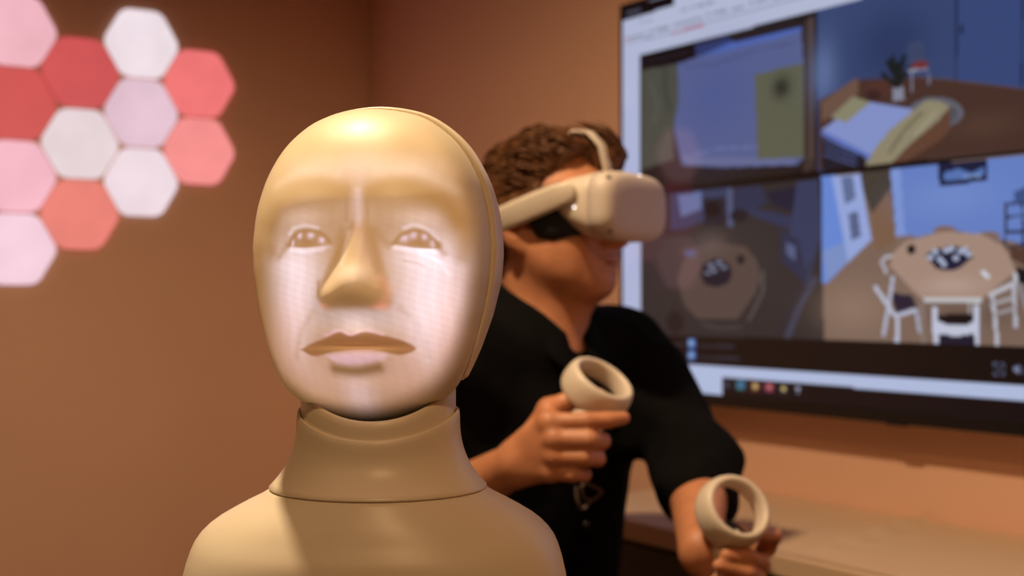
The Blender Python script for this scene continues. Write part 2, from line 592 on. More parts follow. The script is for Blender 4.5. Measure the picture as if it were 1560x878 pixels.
def glow(cx, cy, r, color, amt, ry=None):
    """soft patch in the picture"""
    t0, z0 = tv_st(cx, cy)
    t1, _ = tv_st(cx + r, cy); _, z1 = tv_st(cx, cy + (ry or r))
    g = np.exp(-(((TT - t0) / (t1 - t0)) ** 2 + ((ZZ - z0) / (z1 - z0)) ** 2)) * amt
    IMG[:] = IMG * (1 - g[..., None]) + np.array(srgb(*color)) * g[..., None]

def paint_screen():
    # browser page
    IMG[:] = np.array(srgb(192, 196, 222))
    glow(950, 330, 40, (176, 186, 232), 0.7, 200)
    # title bar and its dark tab
    paint(crop6([(30, 70), (570, -60), (570, 45), (30, 215)]), (14, 12, 20))
    for x0, y0, x1, y1 in ((95, 130, 240, 95), (640, 97, 690, 85), (730, 78, 760, 70), (790, 62, 870, 42),
                           (885, 30, 960, 12), (235, 215, 265, 208), (310, 207, 345, 198)):
        line(crop6([(x0, y0), (x1, y1)]), 4.0, (112, 116, 140), 0.75)
    for x0, y0, x1, y1 in ((140, 368, 280, 333), (320, 318, 360, 308), (380, 300, 520, 265), (560, 248, 700, 212), (700, 208, 850, 172),
                           (885, 152, 925, 142), (950, 135, 1090, 100), (1140, 88, 1260, 58), (1310, 30, 1350, 15), (1370, 20, 1500, -12), (1540, -10, 1700, -50)):
        line(crop6([(x0, y0), (x1, y1)]), 4.0, (116, 120, 144), 0.7)
    line(crop6([(530, 328), (860, 238)]), 4.4, (214, 92, 112))
    line(crop6([(90, 388), (140, 376)]), 4.0, (190, 100, 130))
    line(crop6([(70, 430), (560, 318), (900, 215), (1560, 40), (2200, -130)]), 2.2, (140, 144, 170))
    # black backing of the four camera pictures
    paint([(975, 84), (1245, 15), (1700, -98), (1700, 610), (1560, 586), (1030, 553), (1010, 551), (976, 530)], (9, 9, 13))
    # ---- picture 1: bed seen from above
    paint(crop4([(112, 212), (778, 40), (778, 640), (112, 735)]), (44, 36, 34))
    paint(crop4([(320, 170), (450, 135), (450, 190), (330, 218)]), (36, 62, 128))
    paint(crop4([(255, 240), (330, 213), (720, 98), (730, 250), (735, 590), (705, 622), (430, 632), (270, 622), (240, 480), (252, 400)]), (92, 106, 164))
    paint(crop4([(330, 215), (450, 160), (722, 98), (722, 116), (455, 186)]), (66, 106, 206))
    glow(1090, 150, 60, (74, 96, 172), 0.6, 70)
    line(crop4([(280, 250), (400, 240), (560, 185), (700, 160)]), 3, (76, 90, 146), 0.8)
    line(crop4([(270, 590), (420, 560), (560, 555)]), 3, (110, 124, 182), 0.8)
    paint(crop4([(270, 590), (700, 600), (690, 620), (290, 624)]), (108, 116, 166))
    paint(crop4([(545, 280), (742, 233), (738, 560), (728, 592), (555, 602)]), (112, 112, 78))
    glow(1191, 133, 13, (44, 48, 44), 0.9, 16)
    paint(crop4([(118, 265), (250, 240), (258, 300), (255, 400), (236, 490), (240, 600), (118, 640)]), (92, 94, 76))
    line(crop4([(210, 250), (205, 330), (225, 420)]), 5, (70, 72, 62), 0.7)
    line(crop4([(150, 300), (180, 400), (160, 470)]), 5, (104, 106, 88), 0.7)
    paint(crop4([(110, 212), (318, 160), (318, 218), (113, 262)]), (12, 10, 18))
    line(crop4([(125, 235), (300, 195)]), 3.5, (46, 46, 60), 0.8)
    paint(crop4([(728, 88), (752, 66), (770, 60), (770, 640), (730, 650)]), (84, 62, 52))
    paint(crop4([(752, 66), (766, 62), (764, 600), (752, 610)]), (112, 84, 66))
    paint(crop4([(460, 130), (690, 75), (722, 88), (720, 100), (470, 160)]), (52, 40, 42))
    paint(crop4([(770, 40), (782, 36), (782, 640), (772, 645)]), (26, 24, 34))
    # ---- picture 2: bedroom
    paint(crop4([(782, 38), (1700, -215), (1700, 560), (782, 645)]), (58, 84, 142))
    glow(1255, 110, 22, (96, 122, 176), 0.9, 50)
    glow(1360, 70, 60, (40, 66, 122), 0.8, 60)
    paint(crop4([(785, 380), (930, 300), (1140, 290), (1310, 305), (1560, 335), (1700, 352), (1700, 560), (785, 640)]), (98, 60, 42))
    glow(1500, 190, 50, (116, 74, 50), 0.7, 20)
    paint(crop4([(1310, -80), (1700, -160), (1700, 345), (1310, 305)]), (54, 84, 150))
    line(crop4([(1310, -40), (1305, 305)]), 3.4, (34, 50, 96))
    line(crop4([(1560, -20), (1552, 335)]), 3, (40, 58, 104))
    disc(930 + 1328 * .40385, 108 * .40385, 3, 8, (36, 46, 70))
    line(crop4([(1150, 288), (1310, 303), (1560, 335)]), 2.6, (120, 84, 66), 0.8)
    disc(930 + 1230 * .40385, 425 * .40385, 42, 24, (112, 110, 122))
    disc(930 + 1225 * .40385, 430 * .40385, 35, 19, (98, 96, 106))
    paint(crop4([(795, 385), (925, 295), (938, 300), (938, 352), (800, 460)]), (136, 92, 66))
    paint(crop4([(800, 488), (955, 380), (1135, 410), (1145, 430), (985, 585)]), (132, 150, 216))
    paint(crop4([(800, 488), (985, 585), (975, 605), (800, 510)]), (86, 116, 206))
    paint(crop4([(800, 515), (960, 590), (965, 632), (800, 640)]), (30, 34, 52))
    for q in range(3):
        line(crop4([(805, 530 + q * 26), (930, 585 + q * 20)]), 3.4, (72, 92, 150))
    paint(crop4([(830, 442), (918, 362), (982, 385), (892, 462)]), (150, 142, 98))
    paint(crop4([(1140, 420), (1190, 380), (1235, 378), (1282, 400), (1240, 452), (1130, 545), (1065, 612), (960, 628), (995, 565), (1055, 490)]), (158, 142, 98))
    line(crop4([(1180, 420), (1110, 490), (1050, 580)]), 5, (126, 110, 70), 0.8)
    line(crop4([(1230, 420), (1150, 510)]), 4, (180, 166, 118), 0.7)
    paint(crop4([(1282, 402), (1284, 490), (1245, 530), (1110, 612), (1068, 612), (1135, 545), (1245, 450)]), (128, 76, 42))
    disc(930 + 1015 * .40385, 335 * .40385, 20, 12, (112, 56, 40))
    disc(930 + 995 * .40385, 358 * .40385, 12, 8, (80, 44, 40))
    paint(crop4([(1066, 330), (1105, 325), (1112, 378), (1068, 382)]), (140, 140, 156))
    for x0, y0, x1, y1 in ((1085, 330, 1065, 210), (1085, 330, 1110, 205), (1085, 330, 1025, 275), (1085, 320, 1140, 245), (1080, 300, 1045, 225), (1085, 330, 1090, 230), (1085, 320, 1050, 300)):
        line(crop4([(x0, y0), (x1, y1)]), 7, (26, 42, 40))
    paint(crop4([(1120, 165), (1180, 150), (1190, 230), (1130, 245)]), (66, 84, 128))
    paint(crop4([(1130, 245), (1170, 225), (1206, 235), (1195, 252), (1150, 265)]), (150, 40, 44))
    line(crop4([(1125, 268), (1200, 258)]), 4, (150, 150, 172))
    line(crop4([(1138, 268), (1138, 345)]), 3, (150, 150, 172)); line(crop4([(1200, 258), (1205, 320)]), 3, (120, 120, 144))
    # black rule between the rows
    line([(1020, 292), (1250, 266), (1700, 219)], 11, (7, 7, 10))
    # ---- picture 3: dim living room from above
    paint(crop5([(100, 122), (668, 66), (680, 582), (160, 568), (100, 540)]), (64, 58, 58))
    glow(1110, 390, 90, (78, 70, 66), 0.7, 70)
    paint(crop5([(190, 115), (385, 95), (385, 170), (240, 225), (190, 230)]), (64, 80, 124))
    paint(crop5([(215, 118), (290, 110), (290, 165), (225, 190)]), (104, 128, 186))
    paint(crop5([(295, 130), (365, 125), (370, 215), (300, 220)]), (46, 46, 60))
    disc(930 + 325 * .47836, 240 + 165 * .47836, 12, 12, (26, 26, 34))
    line(crop5([(382, 98), (382, 220)]), 9, (92, 106, 152))
    paint(crop5([(395, 100), (480, 88), (500, 140), (430, 190), (395, 180)]), (52, 66, 108))
    disc(930 + 410 * .47836, 240 + 185 * .47836, 14, 10, (40, 40, 52))
    paint(crop5([(440, 160), (590, 190), (585, 235), (450, 185)]), (56, 70, 116))
    paint(crop5([(500, 110), (590, 95), (590, 175), (510, 150)]), (36, 42, 76))
    paint(crop5([(595, 76), (662, 70), (672, 240), (628, 412), (596, 375), (570, 250)]), (62, 78, 124))
    paint(crop5([(545, 230), (600, 260), (630, 410), (545, 330)]), (52, 64, 104))
    paint(crop5([(560, 270), (590, 285), (590, 330), (562, 310)]), (96, 112, 160))
    line(crop5([(655, 380), (600, 480), (560, 580)]), 9, (80, 88, 122), 0.8)
    line(crop5([(640, 330), (580, 470), (540, 560)]), 4, (50, 56, 84), 0.8)
    for x0, y0 in ((240, 300), (350, 262), (425, 300)):
        disc(930 + x0 * .47836, 240 + y0 * .47836, 11, 9, (92, 70, 58))
    line(crop5([(485, 360), (485, 430), (440, 520)]), 4, (118, 106, 102), 0.8)
    line(crop5([(290, 530), (350, 545), (420, 540)]), 5, (104, 92, 88), 0.6)
    disc(930 + 205 * .47836, 240 + 525 * .47836, 13, 18, (44, 38, 40))
    paint(crop5([(213, 390), (232, 330), (262, 288), (335, 268), (430, 284), (468, 330), (480, 385), (462, 430), (405, 515), (275, 512), (235, 470)]), (116, 88, 76))
    glow(1080, 372, 26, (134, 108, 100), 0.6, 20)
    paint(crop5([(290, 345), (335, 320), (378, 338), (388, 370), (375, 400), (340, 414), (300, 405), (288, 380)]), (30, 36, 58))
    for x0, y0 in ((320, 345), (345, 335), (362, 350), (330, 360), (310, 368)):
        disc(930 + x0 * .47836, 240 + y0 * .47836, 4.5, 3, (150, 158, 190), 0.8)
    disc(930 + 415 * .47836, 240 + 325 * .47836, 6, 7, (40, 36, 42))
    disc(930 + 253 * .47836, 240 + 305 * .47836, 9, 5, (96, 104, 160))
    # ---- picture 4: bright dining room
    paint(crop5([(672, 62), (1600, -45), (1600, 620), (1317, 606), (680, 585)]), (146, 110, 84))
    glow(1300, 470, 60, (168, 128, 96), 0.7, 40)
    glow(1480, 480, 70, (120, 88, 70), 0.6, 20)
    paint(crop5([(672, 62), (720, 56), (760, 330), (690, 400), (674, 400)]), (86, 140, 232))
    paint(crop5([(675, 300), (745, 270), (760, 330), (690, 395)]), (120, 150, 214))
    paint(crop5([(790, 48), (900, 36), (910, 270), (850, 230), (800, 90)]), (88, 78, 60))
    paint(crop5([(892, 100), (912, 268), (846, 300), (832, 180)]), (150, 104, 62))
    paint(crop5([(705, 60), (796, 50), (832, 262), (758, 334)]), (150, 172, 232))
    paint(crop5([(735, 64), (772, 60), (782, 130), (748, 150)]), (96, 118, 168))
    paint(crop5([(758, 180), (788, 170), (798, 250), (768, 266)]), (92, 110, 156))
    paint(crop5([(892, 38), (1600, -38), (1600, 330), (1250, 262), (1080, 228), (912, 272)]), (92, 132, 214))
    paint(crop5([(892, 38), (925, 34), (940, 262), (912, 272)]), (120, 154, 228))
    glow(1450, 300, 70, (112, 148, 222), 0.6, 30)
    paint(crop5([(1045, 20), (1202, 4), (1202, 74), (1048, 92)]), (26, 38, 84))
    paint(crop5([(1060, 50), (1110, 35), (1150, 50), (1192, 30), (1192, 55), (1120, 70), (1065, 75)]), (74, 122, 200))
    line(crop5([(1120, 62), (1180, 58)]), 4, (150, 180, 220), 0.7)
    line(crop5([(1262, 140), (1256, 290)]), 4, (60, 62, 84)); line(crop5([(1312, 120), (1317, 300)]), 4, (60, 62, 84))
    for y0 in (150, 190, 240, 285):
        line(crop5([(1258, y0), (1380, y0 - 12)]), 4, (56, 58, 80))
    paint(crop5([(1285, 110), (1330, 90), (1335, 140), (1290, 150)]), (58, 92, 160))
    paint(crop5([(1270, 285), (1330, 290), (1330, 350), (1275, 320)]), (112, 70, 48))
    # far chairs
    for x0, y0 in ((945, 262), (1065, 232), (1205, 250)):
        disc(930 + x0 * .47836, 240 + y0 * .47836, 17, 7, (150, 112, 88))
    line(crop5([(865, 330), (880, 315), (905, 318)]), 5, (196, 190, 196)); line(crop5([(862, 330), (880, 370)]), 5, (186, 180, 190))
    # left chair
    paint(crop5([(890, 430), (960, 440), (975, 475), (912, 500)]), (48, 38, 70))
    line(crop5([(842, 410), (905, 505), (975, 485)]), 6, (196, 198, 216))
    line(crop5([(900, 380), (888, 460), (868, 570)]), 5, (190, 194, 214)); line(crop5([(915, 510), (912, 590)]), 6, (200, 202, 220)); line(crop5([(972, 480), (985, 560)]), 5, (176, 178, 196))
    # right chairs
    line(crop5([(1205, 440), (1290, 400), (1290, 360)]), 7, (206, 200, 204)); line(crop5([(1218, 440), (1232, 600)]), 6, (196, 192, 200))
    line(crop5([(1285, 400), (1290, 545)]), 6, (190, 186, 194)); line(crop5([(1210, 470), (1288, 445)]), 6, (176, 166, 164)); line(crop5([(1222, 500), (1290, 480)]), 5, (170, 160, 160))
    paint(crop5([(1292, 352), (1330, 352), (1330, 402), (1300, 402)]), (26, 26, 34))
    line(crop5([(1300, 400), (1330, 500)]), 5, (150, 146, 154))
    # table
    paint(crop5([(990, 440), (1185, 445), (1180, 465), (1000, 462)]), (206, 200, 196))
    line(crop5([(990, 460), (995, 590)]), 7, (150, 124, 108)); line(crop5([(1180, 460), (1186, 575)]), 5, (140, 112, 96)); line(crop5([(1145, 460), (1145, 500)]), 4, (170, 160, 156))
    paint(crop5([(888, 345), (905, 300), (940, 268), (1060, 236), (1180, 244), (1255, 285), (1292, 362), (1185, 448), (985, 445)]), (184, 142, 112))
    glow(1450, 435, 45, (206, 168, 140), 0.6, 14)
    paint(crop5([(1004, 312), (1030, 292), (1090, 282), (1140, 290), (1156, 318), (1112, 352), (1085, 362), (1040, 356)]), (24, 34, 76))
    for x0, y0 in ((1020, 318), (1035, 300), (1050, 325), (1070, 298), (1085, 292), (1062, 340), (1115, 300), (1130, 292), (1140, 308), (1100, 320)):
        disc(930 + x0 * .47836, 240 + y0 * .47836, 5, 4, (196, 206, 232), 0.85)
    disc(930 + 958 * .47836, 240 + 293 * .47836, 6.5, 8, (28, 26, 32))
    line(crop5([(1184, 362), (1206, 384)]), 6, (220, 220, 226))
    # near chair
    paint(crop5([(1040, 500), (1160, 500), (1172, 600), (1032, 600)]), (20, 18, 26))
    paint(crop5([(1040, 520), (1075, 535), (1130, 535), (1165, 520), (1165, 560), (1100, 570), (1040, 560)]), (206, 206, 220))
    line(crop5([(1032, 475), (1036, 600)]), 8, (204, 206, 224)); line(crop5([(1166, 475), (1166, 602)]), 8, (204, 206, 224))
    paint(crop5([(1045, 565), (1160, 570), (1160, 600), (1045, 600)]), (26, 32, 64))
    # black control bar with its marks
    paint(crop5([(150, 566), (680, 581), (1317, 605), (1620, 618), (1620, 746), (1317, 727), (205, 657), (160, 640)]), (9, 9, 13))
    for y0, e in ((592, 394), (630, 410)):
        line(crop5([(160, y0 + 1), (236, y0 + 4)]), 4.4, (52, 54, 66), 0.85)
        line(crop5([(278, y0 + 7), (e, y0 + 11)]), 5, (56, 58, 72), 0.85)
        paint(crop5([(245, y0 - 14), (270, y0 - 13), (270, y0 + 16), (245, y0 + 15)]), (40, 104, 190))
        disc(930 + 257 * .47836, 240 + y0 * .47836, 3.6, 4.6, (150, 200, 240), 0.7)
    for dx in (-1, 1):
        for dy in (-1, 1):
            line(crop5([(1237 + dx * 16, 675 + dy * 7), (1237 + dx * 16, 675 + dy * 18), (1237 + dx * 6, 675 + dy * 18)]), 2.6, (104, 112, 146))
    disc(930 + 1237 * .47836, 240 + 675 * .47836, 2.4, 2.4, (96, 104, 138))
    paint(crop5([(1282, 668), (1292, 668), (1304, 658), (1304, 694), (1292, 684), (1282, 684)]), (126, 134, 168))
    line(crop5([(1310, 664), (1318, 676), (1310, 690)]), 2.4, (110, 118, 150))
    # light strip of the page and the task bar
    paint(crop5([(205, 655), (1317, 726), (1620, 746), (1620, 800), (1317, 776), (700, 728), (355, 702), (355, 760), (200, 760)]), (186, 198, 232))
    paint(crop5([(355, 700), (700, 727), (1317, 776), (1620, 802), (1620, 880), (355, 800)]), (10, 10, 20))
    line(crop5([(225, 710), (262, 716)]), 3, (110, 124, 176), 0.8)
    paint(crop5([(365, 712), (378, 713), (378, 735), (365, 734)]), (70, 74, 96))
    icons = [(414, 724, (36, 140, 150), (40, 90, 190)), (460, 729, (150, 72, 24), (220, 190, 90)), (505, 732, (170, 50, 96), (226, 110, 60)), (550, 737, (50, 56, 74), (232, 196, 70))]
    for x0, y0, c1, c2 in icons:
        cx, cy = 930 + x0 * .47836, 240 + y0 * .47836
        paint([(cx - 8, cy - 9), (cx + 8, cy - 8), (cx + 8, cy + 10), (cx - 8, cy + 9)], tuple(int(q * 0.55) for q in c1))
        disc(cx, cy, 6.5, 7, c1); disc(cx + 0.5, cy, 3.4, 3.6, c2)
    line(crop5([(590, 736), (604, 736)]), 5, (170, 176, 200)); line(crop5([(597, 742), (596, 752)]), 2.6, (120, 126, 150))

paint_screen()
_t3 = inpoly([tv_st(x, y) for x, y in [(975, 300), (1250, 266), (1254, 520), (976, 512)]])
IMG[_t3] *= 0.88
_l = IMG @ np.array([0.3, 0.5, 0.2])
IMG[:] = (IMG * 0.74 + _l[..., None] * 0.26) * np.array([0.80, 0.84, 0.92])
IMG[:] *= (0.62 + 0.38 * sstep(0.0, 0.30, _l))[..., None]
tv = empty('television', nu(D_WALL, (TV_T0 + TV_T1) / 2, CAMZ + TV_ZB - 0.03))
tag(tv, 'large wall-mounted black television showing four blue-tinted camera views of rooms', 'television')
gidx = np.arange(GW * GH).reshape(GH, GW)
quads = np.stack([gidx[:-1, :-1], gidx[1:, :-1], gidx[1:, 1:], gidx[:-1, 1:]], -1).reshape(-1, 4)
xy = N2[None, None, :] * D_TV + U2[None, None, :] * TT[..., None]
V = np.concatenate([xy, (ZZ + CAMZ)[..., None]], -1).reshape(-1, 3)
scr = mesh_np('screen', V, quads, M['screen'], tv, smooth=False)
set_attr(scr, 'picture', IMG.reshape(-1, 3))
b = 0.008
bb = 0.024
wbox('back_housing', D_TV + 0.002, D_TV + 0.055, TV_T1 - b, TV_T0 + b, CAMZ + TV_ZB - bb, CAMZ + TV_ZT + b, M['black_plastic'], tv, 0.004)
for nm, t0, t1, z0, z1 in (('bezel_side', TV_T0, TV_T0 + b, TV_ZB - bb, TV_ZT + b), ('bezel_side', TV_T1 - b, TV_T1, TV_ZB - bb, TV_ZT + b),
                           ('bezel_top', TV_T1, TV_T0, TV_ZT, TV_ZT + b), ('bezel_bottom', TV_T1, TV_T0, TV_ZB - bb, TV_ZB)):
    wbox(nm, D_TV - 0.003, D_TV + 0.003, t0, t1, CAMZ + z0, CAMZ + z1, M['black_plastic'], tv, 0.0012)
wbox('wall_bracket', D_TV + 0.055, D_WALL, (TV_T0 + TV_T1) / 2 - 0.25, (TV_T0 + TV_T1) / 2 + 0.25, CAMZ + TV_ZB + 0.2, CAMZ + TV_ZT - 0.2, M['mech'], tv)
tc_, zc_ = tv_st(1366, 637)
wbox('sensor', D_TV - 0.006, D_TV + 0.01, tc_ - 0.022, tc_ + 0.022, CAMZ + TV_ZB - bb - 0.003, CAMZ + TV_ZB - bb + 0.003, M['black_plastic'], tv, 0.002)

# ------------------------------------------------------------------ counter below the television
CZ = CAMZ - 0.402
CS = 1.485
ct = empty('sideboard', nu((CS + D_WALL) / 2, 0.4, 0))
tag(ct, 'long pale sideboard below the television, its dark body in place of shaded open space', 'sideboard')
wbox('worktop', CS, D_WALL - 0.002, -1.4, 2.15, CZ - 0.036, CZ, M['counter'], ct, 0.004)
wbox('dark_body', CS + 0.05, D_WALL - 0.004, -1.36, 2.12, 0.06, CZ - 0.036, M['under_worktop'], ct)  # dark body stands in for the shaded open space under the worktop
for i in range(5):
    a0 = -1.35 + i * 0.692
    d = wbox('dark_front', CS + 0.03, CS + 0.05, a0 + 0.004, a0 + 0.688, 0.07, CZ - 0.05, M['under_worktop'], ct, 0.002)
    wbox('handle', CS + 0.012, CS + 0.03, a0 + 0.60, a0 + 0.615, 0.42, 0.56, M['black_plastic'], d, 0.003)
wbox('plinth', CS + 0.09, D_WALL - 0.03, -1.34, 2.10, 0.0, 0.06, M['under_worktop'], ct)

# pale cover sheet with a raised crease lying on the sideboard
n1, n2 = 90, 50
sg = np.linspace(CS + 0.012, D_WALL - 0.02, n2); tg = np.linspace(-0.6, 1.6, n1)
Sg, Tg = np.meshgrid(sg, tg)
def crease(p0, p1):
    (t0, s0), (t1, s1) = p0, p1
    L = math.hypot(t1 - t0, s1 - s0)
    al = ((Tg - t0) * (t1 - t0) + (Sg - s0) * (s1 - s0)) / L
    ac = ((Tg - t0) * (s1 - s0) - (Sg - s0) * (t1 - t0)) / L
    w = sstep(-0.05, 0.03, al) * (1 - sstep(L - 0.03, L + 0.05, al))
    return w * np.exp(-(ac / 0.010) ** 2)
def on_top(x, y):
    Y = (CAMZ - CZ) * FPX / (y - 455.0); q = np.array([(x - 780.0) / FPX * Y, Y])
    return float(q @ U2), float(q @ N2)
hgt = 0.0015 + 0.013 * crease(on_top(1255, 838), on_top(1418, 792)) + 0.005 * crease(on_top(1300, 845), on_top(1440, 803))
Vt = np.concatenate([Sg[..., None] * N2 + Tg[..., None] * U2, (CZ + hgt)[..., None]], -1).reshape(-1, 3)
g2 = np.arange(n1 * n2).reshape(n1, n2)
q2 = np.stack([g2[:-1, :-1], g2[1:, :-1], g2[1:, 1:], g2[:-1, 1:]], -1).reshape(-1, 4)
sh = mesh_np('cover_sheet', Vt, q2, M['cloth'])
tag(sh, 'thin pale cover sheet with a raised crease lying on the sideboard', 'sheet')

# ------------------------------------------------------------------ the robot bust
RY = 0.94                                    # depth of the bust's axis
PXM = RY / FPX                               # metres per photo pixel at that depth
RX = (577 - 780.0) / FPX * RY
def rz(y): return CAMZ + (455.0 - y) * PXM   # height of photo row y at the bust
BASE_Z = rz(1105)
robot = empty('robot_bust', (RX, RY, BASE_Z))
tag(robot, 'cream white robot bust with a glowing human face projected onto its smooth mask', 'robot')

# head frame: x to the viewer's right, f out of the face, z up; units are photo pixels
HS = 0.93 / FPX
HC = P(567, 400, 0.93)
psi, theta = math.radians(8.5), math.radians(3.0)
f_ = np.array([-math.sin(psi) * math.cos(theta), -math.cos(psi) * math.cos(theta), math.sin(theta)])
x_ = np.array([math.cos(psi), -math.sin(psi), 0.0])
z_ = np.cross(x_, -f_); z_ /= np.linalg.norm(z_)
if z_[2] < 0: z_ = -z_
def head_to_world(x, f, z):
    return HC + HS * (x[..., None] * x_ + f[..., None] * f_ + z[..., None] * z_)
def project(W):
    return 780 + W[..., 0] / W[..., 1] * FPX, 455 - (W[..., 2] - CAMZ) / W[..., 1] * FPX

prof = np.array([(235, 0), (231, 38), (226, 62), (217, 86), (200, 110), (180, 131), (150, 151), (100, 171), (50, 180), (0, 181),
                 (-50, 175), (-100, 165), (-150, 150), (-172, 141), (-195, 127), (-213, 105), (-230, 70), (-240, 36), (-244, 0)], float)
ang = np.arctan2(prof[:, 0], prof[:, 1])     # -pi/2 .. pi/2
rad = np.hypot(prof[:, 0], prof[:, 1])
o_ = np.argsort(ang); ang, rad = ang[o_], rad[o_]
# smooth outline radius
_aa = np.linspace(-PI / 2, PI / 2, 721)
_rr = np.interp(_aa, ang, rad)
_kern = np.hanning(61); _kern /= _kern.sum()
_ext = np.concatenate([_rr[1:61][::-1], _rr, _rr[-61:-1][::-1]])
_rr = np.convolve(_ext, _kern, 'same')[60:-60]
def outline(phi):
    a = np.arcsin(np.clip(np.sin(phi), -1, 1))
    return np.interp(a, _aa, _rr)

DOME = 152.0
def dome(r):
    return DOME * (1 - np.clip(r, 0, 1) ** 2.5) ** 0.56
def gauss(x, z, cx, cz, sx, sz):
    return np.exp(-((x - cx) / sx) ** 2 - ((z - cz) / sz) ** 2)

def px_uv(px, py, relief=0.0):
    """photo position to head frame (x, z) on the plain dome"""
    px, py = np.asarray(px, float), np.asarray(py, float)
    u, v = px - 567.0, 400.0 - py
    for _ in range(14):
        r = np.hypot(u, v) / outline(np.arctan2(v, u))
        f = dome(r) + relief
        qx, qy = project(head_to_world(u, f, v))
        u = u + (px - qx) * 0.8; v = v - (py - qy) * 0.8
    return u, v

NB = px_uv(547, 345, 6)      # bridge of the nose
NT = px_uv(531, 447, 40)     # tip
EL, ER = px_uv(468, 364), px_uv(633, 364)
ML = px_uv(545, 524, 6)
CH = px_uv(548, 592)
def relief(x, z):
    tn = np.clip((NB[1] - z) / (NB[1] - NT[1]), -0.6, 1.5)
    cx = NB[0] + (NT[0] - NB[0]) * np.clip(tn, 0, 1.1)
    h = 27 * sstep(-0.35, 1.05, tn)
    w = 17 + 22 * sstep(0, 1.15, tn)
    base = sstep(NT[1] - 46, NT[1] + 34, z)
    nose = h * np.exp(-(np.abs(x - cx) / w) ** 2.3) * base
    nose = nose + 13 * (gauss(x, z, NT[0] - 37, NT[1] - 8, 20, 22) + gauss(x, z, NT[0] + 37, NT[1] - 8, 20, 22))
    nose = nose + 22 * gauss(x, z, NT[0], NT[1] - 2, 37, 34)
    xc = (EL[0] + ER[0]) / 2
    brow = 3.5 * (gauss(x, z, EL[0] - 4, EL[1] + 55, 62, 24) + gauss(x, z, ER[0] + 4, ER[1] + 55, 62, 24))
    eye = -9 * (gauss(x, z, EL[0], EL[1], 46, 28) + gauss(x, z, ER[0], ER[1], 46, 28))
    eye = eye + 5 * (gauss(x, z, EL[0], EL[1], 25, 17) + gauss(x, z, ER[0], ER[1], 25, 17))
    mouth = 9 * gauss(x, z, ML[0], ML[1] - 2, 70, 40) + 4 * gauss(x, z, ML[0], ML[1] + 12, 46, 9) + 5 * gauss(x, z, ML[0], ML[1] - 18, 44, 12) - 5 * gauss(x, z, ML[0], ML[1] - 3, 72, 5)
    mouth = mouth - 5 * gauss(x, z, ML[0], ML[1] - 46, 50, 14)
    chin = 8 * gauss(x, z, CH[0], CH[1], 50, 30)
    return nose + brow + eye + mouth + chin

NA, NR = 640, 230
phis = np.linspace(0, 2 * PI, NA, endpoint=False)
rr_ = np.concatenate([np.linspace(0, 0.93, NR - 34)[1:], 0.93 + 0.07 * np.sin(np.linspace(0, PI / 2, 35))[1:]])
PH, RRm = np.meshgrid(phis, rr_)
RO = outline(PH)
X0, Z0 = RRm * RO * np.cos(PH), RRm * RO * np.sin(PH)
X0 = np.concatenate([[0.0], X0.ravel()]); Z0 = np.concatenate([[0.0], Z0.ravel()])
R0 = np.concatenate([[0.0], RRm.ravel()])
fade = 1 - sstep(0.80, 0.97, R0)
F0 = dome(R0) + relief(X0, Z0) * fade
nr = len(rr_)
# the rim turns back a little: extra rings behind
ex_x, ex_z, ex_f = [], [], []
for k, (sc_, fo) in enumerate(((1.001, -7), (0.995, -14), (0.975, -16), (0.95, -12))):
    ro = outline(phis)
    ex_x.append(sc_ * ro * np.cos(phis)); ex_z.append(sc_ * ro * np.sin(phis)); ex_f.append(np.full(NA, fo))
XA = np.concatenate([X0] + ex_x); ZA = np.concatenate([Z0] + ex_z); FA = np.concatenate([F0] + ex_f)
gi_ = 1 + np.arange((nr + 4) * NA).reshape(nr + 4, NA)
nx_ = np.roll(gi_, -1, axis=1)
quads = np.stack([gi_[:-1], gi_[1:], nx_[1:], nx_[:-1]], -1).reshape(-1, 4)
tri = np.stack([np.zeros(NA, int), gi_[0], nx_[0], nx_[0]], -1)
Vm = head_to_world(XA, FA, ZA)
me_f = np.concatenate([quads, tri])
faces = [tuple(q) for q in quads] + [(0, int(a), int(b_)) for a, b_ in zip(gi_[0], nx_[0])]
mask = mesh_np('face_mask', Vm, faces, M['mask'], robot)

# ---- the projected face: light thrown onto the mask from inside, per vertex
UL = {}
def seg_dist(pts):
    """distance of every mask vertex to a polyline given in photo positions"""
    a = np.array([px_uv(x, y) for x, y in pts])
    d = np.full(len(XA), 1e9)
    for (x0, z0), (x1, z1) in zip(a[:-1], a[1:]):
        L2 = (x1 - x0) ** 2 + (z1 - z0) ** 2 + 1e-9
        t = np.clip(((XA - x0) * (x1 - x0) + (ZA - z0) * (z1 - z0)) / L2, 0, 1)
        d = np.minimum(d, np.hypot(XA - x0 - t * (x1 - x0), ZA - z0 - t * (z1 - z0)))
    return d
def stroke(pts, w): return np.exp(-(seg_dist(pts) / w) ** 2)
def blob(px, py, sx, sy):
    u, v = px_uv(px, py)
    return gauss(XA, ZA, u, v, sx, sy)
def polymask(pts, soft=3.0):
    a = np.array([px_uv(x, y) for x, y in pts])
    m = np.zeros(len(XA), bool)
    n = len(a)
    for i in range(n):
        x0, y0 = a[i]; x1, y1 = a[(i + 1) % n]
        if y0 == y1: continue
        m ^= ((y0 > ZA) != (y1 > ZA)) & (XA < (x1 - x0) * (ZA - y0) / (y1 - y0) + x0)
    d = seg_dist(list(pts) + [pts[0]])
    sd = np.where(m, d, -d)
    return sstep(-soft, soft, sd)
